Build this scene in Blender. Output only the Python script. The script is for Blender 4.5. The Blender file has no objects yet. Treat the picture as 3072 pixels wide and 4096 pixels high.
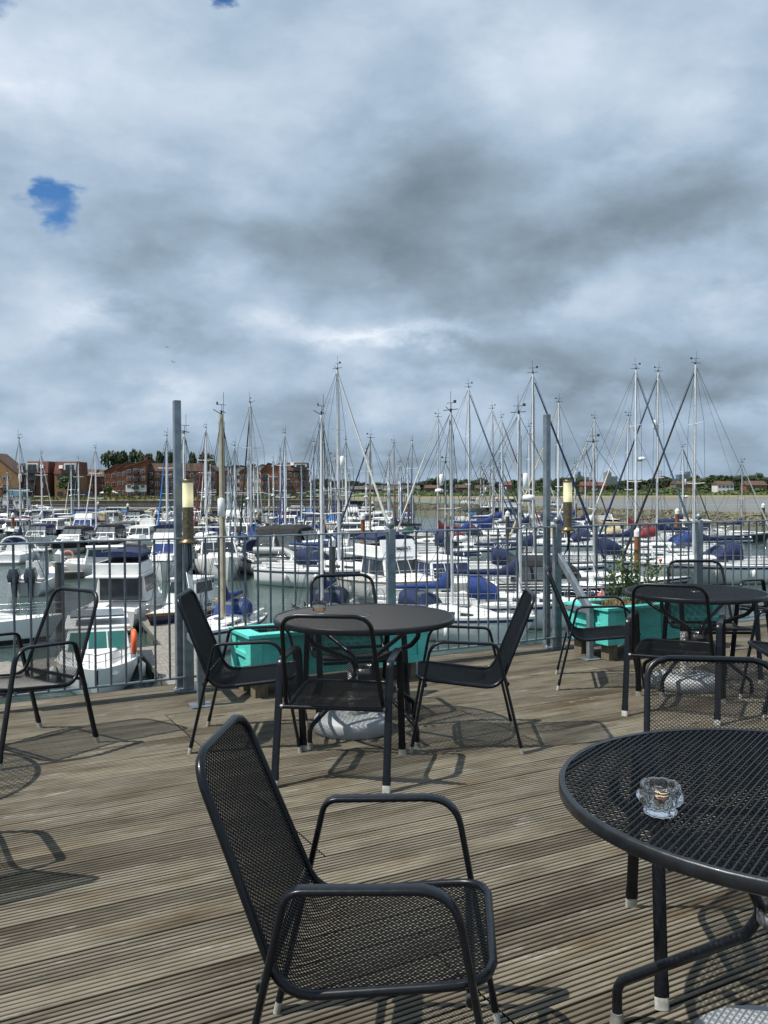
import bpy, math, random
import numpy as np
from mathutils import Matrix, Vector
random.seed(7); np.random.seed(7)
R=math.radians; pi=math.pi
scn=bpy.context.scene
col=scn.collection
# ---------------------------------------------------------------- camera
EYE=1.52; F=3500.0; PITCH=R(1.552); ROLL=R(-0.223); WZ=-5.28
cam_d=bpy.data.cameras.new('camera'); cam=bpy.data.objects.new('camera',cam_d); col.objects.link(cam)
cam_d.sensor_fit='VERTICAL'; cam_d.sensor_height=24; cam_d.lens=F/4096*24
cam_d.clip_start=.05; cam_d.clip_end=12000
cam.matrix_world=Matrix.Translation((0,0,EYE))@Matrix.Rotation(pi/2-PITCH,4,'X')@Matrix.Rotation(ROLL,4,'Z')
scn.camera=cam
def ray(px,py):
    a,b=px-1536,py-2048
    u=a*math.cos(ROLL)+b*math.sin(ROLL); w=-a*math.sin(ROLL)+b*math.cos(ROLL)
    x=u/F; zc=-w/F
    return Vector((x, math.cos(PITCH)+zc*math.sin(PITCH), -math.sin(PITCH)+zc*math.cos(PITCH)))
def W(px,py,z=0.0):          # map coordinates, on the level z, of a spot seen in the photograph
    r=ray(px,py); t=(z-EYE)/r.z; return Vector((r.x*t,r.y*t,z))
def D(px,py,d):              # a spot at distance d
    r=ray(px,py); t=d/r.y; return Vector((r.x*t,d,EYE+r.z*t))
# ---------------------------------------------------------------- materials
MC={}
def nd(nt,t,**k):
    n=nt.nodes.new(t)
    for a,b in k.items(): setattr(n,a,b)
    return n
def mat(name,c,c2=None,sc=6.,rough=.5,metal=0.,bump=0.,bsc=None,coat=0.,det=4,stretch=None,spec=None,rv=0.,thr=None):
    if name in MC: return MC[name]
    m=bpy.data.materials.new(name); m.use_nodes=True; nt=m.node_tree; b=nt.nodes['Principled BSDF']; L=nt.links
    b.inputs['Roughness'].default_value=rough; b.inputs['Metallic'].default_value=metal
    b.inputs['Base Color'].default_value=(*c,1)
    if coat: b.inputs['Coat Weight'].default_value=coat
    if spec is not None: b.inputs['Specular IOR Level'].default_value=spec
    tc=nd(nt,'ShaderNodeTexCoord'); src=tc.outputs['Object']
    if stretch:
        mp=nd(nt,'ShaderNodeMapping'); mp.inputs['Scale'].default_value=stretch; L.new(src,mp.inputs[0]); src=mp.outputs[0]
    if c2 is None: c2=tuple(x*.82 for x in c)
    n=nd(nt,'ShaderNodeTexNoise'); n.inputs['Scale'].default_value=sc; n.inputs['Detail'].default_value=det; L.new(src,n.inputs['Vector'])
    r=nd(nt,'ShaderNodeValToRGB'); a,bb=thr or (.35,.65)
    r.color_ramp.elements[0].position=a; r.color_ramp.elements[1].position=bb
    r.color_ramp.elements[0].color=(*c2,1); r.color_ramp.elements[1].color=(*c,1)
    L.new(n.outputs[0],r.inputs[0]); L.new(r.outputs[0],b.inputs['Base Color'])
    if rv:
        mr=nd(nt,'ShaderNodeMapRange'); mr.inputs[3].default_value=rough-rv; mr.inputs[4].default_value=rough+rv
        L.new(n.outputs[0],mr.inputs[0]); L.new(mr.outputs[0],b.inputs['Roughness'])
    if bump:
        n2=nd(nt,'ShaderNodeTexNoise'); n2.inputs['Scale'].default_value=bsc or sc*3; n2.inputs['Detail'].default_value=5; L.new(src,n2.inputs['Vector'])
        bp=nd(nt,'ShaderNodeBump'); bp.inputs['Strength'].default_value=bump; bp.inputs['Distance'].default_value=.02
        L.new(n2.outputs[0],bp.inputs['Height']); L.new(bp.outputs[0],b.inputs['Normal'])
    MC[name]=m; return m
# ---------------------------------------------------------------- mesh builder
class MB:
    def __init__(s): s.v=[]; s.f=[]; s.sm=[]; s.mi=[]
    def add(s,vs,fs,sm=False,mi=0):
        o=len(s.v); s.v+= [tuple(p) for p in vs]
        for f in fs: s.f.append(tuple(i+o for i in f)); s.sm.append(sm); s.mi.append(mi)
        return s
    def box(s,a,b,M=None,mi=0):
        (x0,y0,z0),(x1,y1,z1)=a,b
        vs=[Vector((x,y,z)) for z in (z0,z1) for x,y in ((x0,y0),(x1,y0),(x1,y1),(x0,y1))]
        if M is not None: vs=[M@p for p in vs]
        return s.add(vs,[(3,2,1,0),(4,5,6,7),(0,1,5,4),(1,2,6,5),(2,3,7,6),(3,0,4,7)],mi=mi)
    def hexa(s,lo,hi,mi=0):     # two quads of points, lower and upper
        return s.add(list(lo)+list(hi),[(3,2,1,0),(4,5,6,7),(0,1,5,4),(1,2,6,5),(2,3,7,6),(3,0,4,7)],mi=mi)
    def tube(s,pts,r,n=8,closed=False,caps=True,mi=0,sx=1.,sm=True):
        P=[Vector(p) for p in pts]; m=len(P); rs=r if isinstance(r,(list,tuple)) else [r]*m
        T=[]
        for i in range(m):
            if closed: t=P[(i+1)%m]-P[i-1]
            else: t=P[min(i+1,m-1)]-P[max(i-1,0)]
            T.append(t.normalized() if t.length>1e-9 else Vector((0,0,1)))
        up=Vector((0,0,1)) if abs(T[0].z)<.9 else Vector((0,1,0))
        N=(up-T[0]*up.dot(T[0])).normalized(); vs=[]
        for i in range(m):
            N=(N-T[i]*N.dot(T[i])).normalized(); Bn=T[i].cross(N)
            for k in range(n):
                a=2*pi*k/n; vs.append(P[i]+(N*math.cos(a)+Bn*math.sin(a)*sx)*rs[i])
        fs=[]
        for i in range(m if closed else m-1):
            j=(i+1)%m
            for k in range(n): k2=(k+1)%n; fs.append((i*n+k,i*n+k2,j*n+k2,j*n+k))
        s.add(vs,fs,sm,mi)
        if caps and not closed:
            s.add(vs[:n],[tuple(range(n-1,-1,-1))],False,mi); s.add(vs[-n:],[tuple(range(n))],False,mi)
        return s
    def sweep(s,pts,sec,B=(0,1,0),caps=True,sm=True,mi=0):   # section (a along the in-plane normal, b along B)
        P=[Vector(p) for p in pts]; B=Vector(B); m=len(P); n=len(sec); vs=[]
        for i in range(m):
            t=(P[min(i+1,m-1)]-P[max(i-1,0)]).normalized(); N=B.cross(t).normalized()
            for a,b in sec: vs.append(P[i]+N*a+B*b)
        fs=[(i*n+k,i*n+(k+1)%n,(i+1)*n+(k+1)%n,(i+1)*n+k) for i in range(m-1) for k in range(n)]
        s.add(vs,fs,sm,mi)
        if caps: s.add(vs[:n],[tuple(range(n-1,-1,-1))]); s.add(vs[-n:],[tuple(range(n))])
        return s
    def lathe(s,prof,n=24,o=(0,0,0),caps=True,mod=None,mi=0,sm=True):
        vs=[]
        for r,z in prof:
            for k in range(n):
                a=2*pi*k/n; q=r*(mod(a,z) if mod else 1); vs.append((o[0]+q*math.cos(a),o[1]+q*math.sin(a),o[2]+z))
        m=len(prof)
        fs=[(i*n+k,i*n+(k+1)%n,(i+1)*n+(k+1)%n,(i+1)*n+k) for i in range(m-1) for k in range(n)]
        s.add(vs,fs,sm,mi)
        if caps: s.add(vs[:n],[tuple(range(n-1,-1,-1))],False,mi); s.add(vs[-n:],[tuple(range(n))],False,mi)
        return s
    def loft(s,secs,closed=True,caps=True,sm=True,mi=0):
        n=len(secs[0]); vs=[p for q in secs for p in q]; fs=[]
        for i in range(len(secs)-1):
            for k in range(n if closed else n-1):
                k2=(k+1)%n; fs.append((i*n+k,i*n+k2,(i+1)*n+k2,(i+1)*n+k))
        s.add(vs,fs,sm,mi)
        if caps and closed: s.add(secs[0],[tuple(range(n-1,-1,-1))],False,mi); s.add(secs[-1],[tuple(range(n))],False,mi)
        return s
    def panel(s,A,B,C,Dd,u0,u1,v0,v1,off=.012,th=.03,mi=0):  # thin slab on the face A B C D (A-B bottom, D-C top)
        A,B,C,Dd=[Vector(p) for p in (A,B,C,Dd)]
        def q(u,v): return (A*(1-u)+B*u)*(1-v)+(Dd*(1-u)+C*u)*v
        nrm=(B-A).cross(Dd-A).normalized()
        p=[q(u0,v0),q(u1,v0),q(u1,v1),q(u0,v1)]
        return s.hexa([x+nrm*(off-th) for x in p],[x+nrm*off for x in p],mi)
    def build(s,name,m,parent=None,M=None,bevel=0.):
        me=bpy.data.meshes.new(name); me.from_pydata(s.v,[],s.f)
        me.polygons.foreach_set('use_smooth',s.sm); me.polygons.foreach_set('material_index',s.mi)
        for x in (m if isinstance(m,(list,tuple)) else [m]): me.materials.append(x)
        me.update(); o=bpy.data.objects.new(name,me); col.objects.link(o)
        if parent is not None: o.parent=parent
        if M is not None: o.matrix_world=M
        if bevel:
            b=o.modifiers.new('bevel','BEVEL'); b.width=bevel; b.segments=2; b.limit_method='ANGLE'; b.angle_limit=R(40)
        return o
def npmesh(name,V,Q,m,parent=None,sm=False):
    me=bpy.data.meshes.new(name); me.vertices.add(len(V)); me.vertices.foreach_set('co',np.asarray(V,dtype=np.float32).ravel())
    Q=np.asarray(Q,dtype=np.int32); k=Q.shape[1]; me.loops.add(Q.size); me.loops.foreach_set('vertex_index',Q.ravel())
    me.polygons.add(len(Q)); me.polygons.foreach_set('loop_start',np.arange(0,Q.size,k,dtype=np.int32))
    if sm: me.polygons.foreach_set('use_smooth',[True]*len(Q))
    me.update(calc_edges=True); me.materials.append(m)
    o=bpy.data.objects.new(name,me); col.objects.link(o)
    if parent is not None: o.parent=parent
    return o
def tag(o,label=None,cat=None,group=None,kind=None):
    for k,v in (('label',label),('category',cat),('group',group),('kind',kind)):
        if v: o[k]=v
    return o
def thing(name,label,cat,loc=(0,0,0),rz=0.,group=None,kind=None):
    o=bpy.data.objects.new(name,None); o.empty_display_size=.2; col.objects.link(o); o.location=loc; o.rotation_euler=(0,0,rz)
    return tag(o,label,cat,group,kind)
def setloc(o,loc,rz): o.location=loc; o.rotation_euler=(0,0,rz)
def copy_tree(o,parent=None):
    c=o.copy(); col.objects.link(c)
    if parent is not None: c.parent=parent
    for ch in [x for x in KIDS.get(o.name,[])]: copy_tree(ch,c)
    return c
KIDS={}
def reg(root):
    KIDS[root.name]=[o for o in bpy.data.objects if o.parent==root]
    for k in KIDS[root.name]: reg(k)
def rounded(pts,rad,n=5):
    P=[Vector(p) for p in pts]; out=[P[0]]
    for i in range(1,len(P)-1):
        r=rad[i-1] if isinstance(rad,(list,tuple)) else rad
        a=(P[i-1]-P[i]); b=(P[i+1]-P[i]); la,lb=a.length,b.length; a.normalize(); b.normalize()
        th=a.angle(b); t=min(r/math.tan(th/2),la*.49,lb*.49); A=P[i]+a*t; B=P[i]+b*t
        for k in range(n+1):
            u=k/n; out.append(A*(1-u)**2+P[i]*2*u*(1-u)*(.93)+B*u*u+P[i]*0 if False else A*(1-u)**2+P[i]*2*u*(1-u)+B*u*u)
    out.append(P[-1]); return out
def text(body,size,m,parent,M,name='lettering',ext=.004,shear=0.,font=None):
    c=bpy.data.curves.new(name,'FONT'); c.body=body; c.size=size; c.extrude=ext; c.align_x='CENTER'; c.align_y='CENTER'; c.shear=shear; c.offset=size*.012
    o=bpy.data.objects.new(name,c); col.objects.link(o)
    dg=bpy.context.evaluated_depsgraph_get(); me=bpy.data.meshes.new_from_object(o.evaluated_get(dg)); bpy.data.objects.remove(o)
    me.materials.clear(); me.materials.append(m); o=bpy.data.objects.new(name,me); col.objects.link(o); o.parent=parent; o.matrix_local=M; return o
# palette
BLK=mat('black_powder_coat',(.006,.008,.012),(.004,.005,.007),60,.3,0,0,None,.08,spec=.3,rv=.08)
BLKM=mat('black_mesh_coat',(.005,.006,.008),(.003,.004,.005),90,.3,spec=.3)
CAPW=mat('pale_plastic_cap',(.5,.5,.47),(.28,.28,.25),40,.6)
GALV=mat('galvanised_steel',(.27,.31,.34),(.17,.2,.225),14,.42,.55,.12,60,rv=.1,det=7)
GALVD=mat('galvanised_rail',(.2,.225,.25),(.13,.15,.17),18,.45,.5,.1,60)
# ---------------------------------------------------------------- decking
FU=Vector((.8800,.4750,0)).normalized(); FN=Vector((-FU.y,FU.x,0)); F0=Vector((0,7.37,0))
FM=Matrix.Translation(F0)@Matrix(((FU.x,FN.x,0,0),(FU.y,FN.y,0,0),(0,0,1,0),(0,0,0,1)))
def deck_mat():
    m=bpy.data.materials.new('grooved_decking'); m.use_nodes=True; nt=m.node_tree; L=nt.links; b=nt.nodes['Principled BSDF']
    tc=nd(nt,'ShaderNodeTexCoord'); sp=nd(nt,'ShaderNodeSeparateXYZ'); L.new(tc.outputs['Object'],sp.inputs[0])
    at=nd(nt,'ShaderNodeAttribute'); at.attribute_name='board'
    def ma(op,a,b_=None,c=None):
        n=nd(nt,'ShaderNodeMath',operation=op)
        for i,x in enumerate((a,b_,c)):
            if x is None: continue
            if isinstance(x,(int,float)): n.inputs[i].default_value=x
            else: L.new(x,n.inputs[i])
        return n.outputs[0]
    def noise(sx,sy,det=5,off=0.,rough=.6):
        c=nd(nt,'ShaderNodeCombineXYZ'); L.new(ma('MULTIPLY',sp.outputs[0],sx),c.inputs[0]); L.new(ma('MULTIPLY',sp.outputs[1],sy),c.inputs[1]); L.new(ma('MULTIPLY_ADD',at.outputs['Fac'],37.,off),c.inputs[2])
        n=nd(nt,'ShaderNodeTexNoise'); n.inputs['Scale'].default_value=1; n.inputs['Detail'].default_value=det; n.inputs['Roughness'].default_value=rough; L.new(c.outputs[0],n.inputs['Vector']); return n.outputs[0]
    def ramp(x,els):
        r=nd(nt,'ShaderNodeValToRGB'); L.new(x,r.inputs[0]); e=r.color_ramp.elements
        e[0].position,e[1].position=els[0][0],els[-1][0]; e[0].color=(*els[0][1],1); e[1].color=(*els[-1][1],1)
        for p,c in els[1:-1]: q=e.new(p); q.color=(*c,1)
        return r.outputs[0]
    def mix(f,a,b_,bt='MIX'):
        n=nd(nt,'ShaderNodeMix',data_type='RGBA',blend_type=bt)
        if isinstance(f,float): n.inputs[0].default_value=f
        else: L.new(f,n.inputs[0])
        for i,x in ((6,a),(7,b_)):
            if isinstance(x,tuple): n.inputs[i].default_value=(*x,1)
            else: L.new(x,n.inputs[i])
        return n.outputs[2]
    big=noise(.9,2.2,6); grain=noise(3.,150.,6,5.); patch=noise(2.6,11.,7,9.,.72)
    base=ramp(big,[(.28,(.07,.055,.036)),(.42,(.14,.12,.085)),(.55,(.215,.195,.15)),(.66,(.14,.112,.07)),(.78,(.09,.065,.036))])
    base=mix(.75,base,ramp(grain,[(.3,(.42,.4,.38)),(.6,(1.05,1.03,1.)),(.75,(1.3,1.28,1.22))]),'MULTIPLY')
    rb=nd(nt,'ShaderNodeTexWhiteNoise'); rb.noise_dimensions='1D'; L.new(ma('MULTIPLY',at.outputs['Fac'],91.7),rb.inputs['W'])
    base=mix(1.,base,ramp(rb.outputs[0],[(0,(.80,.79,.78)),(.5,(.95,.95,.95)),(1,(1.08,1.07,1.05))]),'MULTIPLY')
    pm=ramp(patch,[(.60,(0,0,0)),(.74,(1,1,1))]); base=mix(pm,base,(.36,.35,.325))
    dk=ramp(noise(1.3,7.,6,21.,.7),[(.32,(.42,.38,.34)),(.5,(1,1,1))]); base=mix(.85,base,dk,'MULTIPLY')
    # knots
    c=nd(nt,'ShaderNodeCombineXYZ'); L.new(ma('MULTIPLY',sp.outputs[0],1.7),c.inputs[0]); L.new(ma('MULTIPLY',sp.outputs[1],5.),c.inputs[1]); L.new(ma('MULTIPLY',at.outputs['Fac'],13.),c.inputs[2])
    v=nd(nt,'ShaderNodeTexVoronoi'); v.inputs['Scale'].default_value=1.; L.new(c.outputs[0],v.inputs['Vector'])
    km=ramp(v.outputs['Distance'],[(.05,(1,1,1)),(.13,(0,0,0))]); base=mix(km,base,(.06,.04,.025))
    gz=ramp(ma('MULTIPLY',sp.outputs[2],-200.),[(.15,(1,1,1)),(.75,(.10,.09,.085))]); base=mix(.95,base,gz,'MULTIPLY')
    L.new(base,b.inputs['Base Color']); b.inputs['Roughness'].default_value=.72; b.inputs['Specular IOR Level'].default_value=.35
    bp=nd(nt,'ShaderNodeBump'); bp.inputs['Strength'].default_value=.5; bp.inputs['Distance'].default_value=.003; L.new(grain,bp.inputs['Height']); L.new(bp.outputs[0],b.inputs['Normal'])
    return m
def make_deck():
    V=[];Q=[];A=[]
    pitch=.144; nr=6; gap=.003; w=pitch-gap; rp=w/nr
    prof=[]
    for k in range(nr):      # rounded ridges and grooves
        y=k*rp; prof+=[(y+.0028,-.0068),(y+.0042,-.0018),(y+.0064,0),(y+rp-.0064,0),(y+rp-.0042,-.0018),(y+rp-.0028,-.0068)]
    prof=[(.0,-.03)]+prof+[(w,-.03)]
    nb=64; yedge=.24
    for i in range(nb):
        y0=yedge-(i+1)*pitch
        if i<1: y0=yedge-pitch
        x=-9.+random.uniform(-2,2)*0
        off=[-3.9,-.2][i%2]+random.uniform(-.02,.02)
        cuts=[-9.,]+[c for c in (off-3.6,off,off+3.6,off+7.2) if -8.9<c<9.9]+[10.]
        # board joints in runs of five, as laid on the joists
        j=-2.02+ (0 if (i//6)%2 else 1.8); cuts=[-9.]+[c for c in (j-3.6,j,j+3.6,j+7.2) if -8.9<c<9.9]+[10.]
        for a,bb in zip(cuts[:-1],cuts[1:]):
            a+=.003; bb-=.003; dz=random.uniform(-.0012,.0012); o=len(V); m=len(prof); idn=random.random()
            pr=prof if i>0 else [(.0,-.03)]+[(q[0],q[1]*.0) for q in prof[1:-1]]+[(w,-.03)]
            for x_ in (a,bb):
                for (y,z) in pr: V.append((x_,y0+y,z+dz))
            for k in range(m-1): Q.append((o+k,o+m+k,o+m+k+1,o+k+1)); A.append(idn)
            # end faces as strips
            for k in range(1,m-2):
                pass
    V.append((-9,-9.2,-.034)); V.append((10,-9.2,-.034)); V.append((10,.2,-.034)); V.append((-9,.2,-.034)); n=len(V); Q.append((n-4,n-3,n-2,n-1)); A.append(0)
    # edge fascia board
    for (x0,y0,z0,x1,y1,z1) in ((-9,.243,-.30,10,.285,-.004),(-9,.0,-.5,10,.24,-.31)):
        o=len(V)
        for z in (z0,z1):
            for x,y in ((x0,y0),(x1,y0),(x1,y1),(x0,y1)): V.append((x,y,z))
        for f in ((3,2,1,0),(4,5,6,7),(0,1,5,4),(1,2,6,5),(2,3,7,6),(3,0,4,7)): Q.append(tuple(o+t for t in f)); A.append(.3)
    o=npmesh('deck',V,Q,deck_mat()); at=o.data.attributes.new('board','FLOAT','FACE'); at.data.foreach_set('value',A)
    o.matrix_world=FM; tag(o,kind='structure')
make_deck()
# screws heads and the retaining fabric of the terrace below the deck edge
mb=MB()
mb.box((-9,-9,-5.2),(10,-.4,-.52),None)
o=mb.build('terrace_substructure',mat('dark_timber',(.05,.042,.033),None,4,.8)); o.matrix_world=FM; tag(o,kind='structure')
# ---------------------------------------------------------------- railing
def fence_t(px):     # position along the railing line seen at image column px
    r=ray(px,2150); a=r.x; b=r.y # (s*a, s*b) = F0 + t*FU
    # s*a = t*FU.x ; s*b = 7.37 + t*FU.y
    t=7.37*a/(FU.x*b-FU.y*a); return t
posts=[fence_t(749),fence_t(1563),fence_t(2228),fence_t(2795)]
print('posts',[round(t,2) for t in posts])
posts=[posts[0]-1.78]+posts+[posts[3]+1.8]
RH=1.155
ball=[1,0,1,1,1,1]
plabel=['zinc railing post beyond the left edge of the terrace','galvanised railing post under the left lamp','galvanised ball-topped railing post behind the middle table','galvanised ball-topped railing post beside the right lamp','galvanised ball-topped railing post behind the far right table','galvanised ball-topped railing post beyond the right edge']
for i,t in enumerate(posts):
    if i in (0,5): continue
    o=thing('railing_post',plabel[i],'post',FM@Vector((t,0,0)),math.atan2(FU.y,FU.x),'posts of the terrace railing')
    h=RH+.02
    MB().hexa([(-.034,-.034,.012),(.034,-.034,.012),(.034,.034,.012),(-.034,.034,.012)],[(-.03,-.034,h),(.03,-.034,h),(.03,.034,h),(-.03,.034,h)]).build('post_shaft',GALV,o,bevel=.004)
    MB().box((-.1,-.07,0),(.1,.07,.012)).build('base_plate',GALV,o,bevel=.002)
    for sx in (-1,1):
        for sy in (-1,1): MB().lathe([(.013,.012),(.013,.022),(.006,.022),(.006,.03)],6,(sx*.08,sy*.05,0)).build('bolt',GALV,o)
    if ball[i]:
        MB().lathe([(.0001,h+.073)]+[(.036*math.sin(a),h+.037+.036*math.cos(a)) for a in [k*pi/10 for k in range(1,10)]]+[(.016,h)],20).build('ball_finial',GALV,o)
blabel=['railing panel at the far left behind the empty chair','railing panel between the left lamp post and the ball post behind the middle table','railing panel between the middle ball post and the right lamp post','railing panel behind the far right table, between lamp post and ball post','railing panel at the right edge of the photograph']
for i in range(5):
    a,b=posts[i]+.034,posts[i+1]-.034; n=15
    if i==4: b=posts[5]+.2
    o=thing('terrace_railing',blabel[i],'railing',FM@Vector((a,0,0)),math.atan2(FU.y,FU.x),'panels of the terrace railing')
    Lg=b-a
    MB().box((.001,-.024,RH-.012),(Lg-.001,.024,RH)).build('top_rail',GALV,o,bevel=.003)
    MB().box((.001,-.02,.095),(Lg-.001,.02,.107)).build('bottom_rail',GALV,o,bevel=.002)
    for k in range(n):
        x=(k+1)*(Lg)/(n+1)
        MB().tube([(x,0,.1075),(x,0,RH-.0125)],.0088,8).build('baluster',GALVD,o)
# tall posts, braces and lamps
BRS=mat('weathered_brass',(.20,.165,.105),(.085,.07,.045),55,.42,.65,.3,200,det=8)
BRT=mat('dull_brass_ring',(.22,.165,.09),(.11,.08,.045),12,.38,.75)
def glow():
    m=bpy.data.materials.new('lit_frosted_glass'); m.use_nodes=True; nt=m.node_tree; b=nt.nodes['Principled BSDF']
    b.inputs['Base Color'].default_value=(.74,.72,.48,1); b.inputs['Roughness'].default_value=.35
    b.inputs['Emission Color'].default_value=(1,.84,.42,1)
    tc=nd(nt,'ShaderNodeTexCoord'); sp=nd(nt,'ShaderNodeSeparateXYZ'); nt.links.new(tc.outputs['Object'],sp.inputs[0])
    r=nd(nt,'ShaderNodeValToRGB'); e=r.color_ramp.elements; e[0].position=.26; e[0].color=(.16,.16,.16,1); e[1].position=.46; e[1].color=(.12,.12,.12,1)
    q=e.new(.34); q.color=(.5,.5,.5,1)
    nt.links.new(sp.outputs[2],r.inputs[0]); nt.links.new(r.outputs[0],b.inputs['Emission Strength']); return m
GLOW=glow()
for i,side in ((1,'left'),(3,'right')):
    t=posts[i]
    o=thing('tall_post','tall galvanised post rising above the railing behind the %s lamp'%side,'post',FM@Vector((t-(.045 if i==1 else .05),.09,0)),math.atan2(FU.y,FU.x),'tall awning posts')
    ht=2.19 if i==1 else 2.215
    s=.027
    MB().box((-s,-s,.0),(s,s,ht)).build('post_shaft',GALV,o,bevel=.006)
    MB().lathe([(.024,-.004),(.024,.004)],16,caps=True).build('top_lug',GALV,o,Matrix.Translation(FM@Vector((t-.045+(.0 if i==1 else .032),.055,ht-.035)))@Matrix.Rotation(math.atan2(FU.y,FU.x),4,'Z')@Matrix.Rotation(pi/2,4,'X'))
    off=Vector((.19,-.47,0)) if i==1 else Vector((.19,-.53,0))
    p0=FM@Vector((t,0,0)); q=p0+off; ang=math.atan2(off.y,off.x); Lb=off.length
    o=thing('railing_brace','galvanised diagonal brace on a short stub post under the %s lamp'%side,'brace',p0,ang,'railing braces')
    MB().box((Lb-.025,-.025,.01),(Lb+.025,.025,.46)).build('stub_post',GALV,o,bevel=.004)
    MB().box((Lb-.075,-.075,0),(Lb+.075,.075,.0095)).build('base_plate',GALV,o,bevel=.002)
    MB().box((.045,-.024,.40),(Lb-.026,.024,.45)).build('cross_arm',GALV,o,bevel=.004)
    MB().hexa([(.038,-.02,.83),(Lb-.03,-.02,.40),(Lb-.03,.02,.40),(.038,.02,.83)],[(.038,-.02,.91),(Lb+.02,-.02,.46),(Lb+.02,.02,.46),(.038,.02,.91)]).build('diagonal_arm',GALV,o,bevel=.003)
    lp=p0+Vector((.03,-.10,0)) if i==1 else p0+Vector((.075,-.12,0))
    o=thing('terrace_lamp',('lit brass cylinder lamp with greenish yellow glass, on the left tall post','lit brass cylinder lamp with warm amber glass, on the right tall post')[i==3],'lamp',lp,0,'cylinder lamps on the railing')
    z0=1.115
    MB().lathe([(.068,z0),(.070,z0+.008),(.068,z0+.018),(.05,z0+.024),(.046,z0+.04)],32).build('collar',BRT,o)
    MB().lathe([(.0405,z0+.041),(.0405,z0+.27)],32).build('body',BRS,o)
    g=MB().lathe([(.0395,.271),(.0395,.452)],32).build('glass_shade',GLOW,o); g.location=(0,0,z0)
    MB().lathe([(.0415,z0+.453),(.0415,z0+.472),(.036,z0+.477)],32).build('cap',BRT,o)
    MB().box((-.02,.0,z0-.012),(.02,.09,z0-.001)).build('bracket',GALV,o)
    MB().tube([(.0,0,z0-.002),(.004,.0,z0-.1),(.0,.02,z0-.17),(-.02,.05,z0-.22)],.006,6).tube([(.015,0,z0-.002),(.019,.0,z0-.09),(.012,.03,z0-.17),(-.015,.05,z0-.2)],.006,6).build('cable',BLK,o)
# ---------------------------------------------------------------- expanded metal
def emesh(name,mapf,S,Wd,lwd,h,a,c,tilt,wfun,parent,m,bf=.22):
    """zigzag strands over a strip: s runs along, y across; mapf(s,y)->point,normal,s-direction (arrays)"""
    V=[];Q=[];o=0
    ns=int(S/h); hl=lwd/2
    for k in range(ns):
        sm=(k+.5)*h; w=wfun(sm)
        if w<=.01: continue
        j0=math.ceil(-w/hl); j1=math.floor(w/hl)
        j=np.arange(j0,j1+1)
        if len(j)<2: continue
        # flat bonds and slanted strands: two points per node
        ys=[];ss=[]
        par=((j+k)%2)
        base=k*h+par*h
        yy=np.stack([j*hl-hl*bf,j*hl+hl*bf],1).ravel(); sb=np.repeat(base,2).astype(float)
        sb=np.clip(sb,0,S)
        P,N,T=mapf(sb,yy)
        sgn=np.where(np.repeat(par,2)==1,1.,1.)[:,None]
        Tt=T*math.cos(tilt)+N*math.sin(tilt)*sgn; Nt=N*math.cos(tilt)-T*math.sin(tilt)*sgn
        n=len(yy)
        V.append(np.stack([P-Tt*a/2-Nt*c/2,P+Tt*a/2-Nt*c/2,P+Tt*a/2+Nt*c/2,P-Tt*a/2+Nt*c/2],1).reshape(-1,3))
        i=np.arange(n-1)[:,None]*4+o
        Q.append(np.concatenate([i+np.array([[q,(q+1)%4,(q+1)%4+4,q+4]]) for q in range(4)],0)); o+=4*n
    return npmesh(name,np.concatenate(V),np.concatenate(Q),m,parent)
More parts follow.
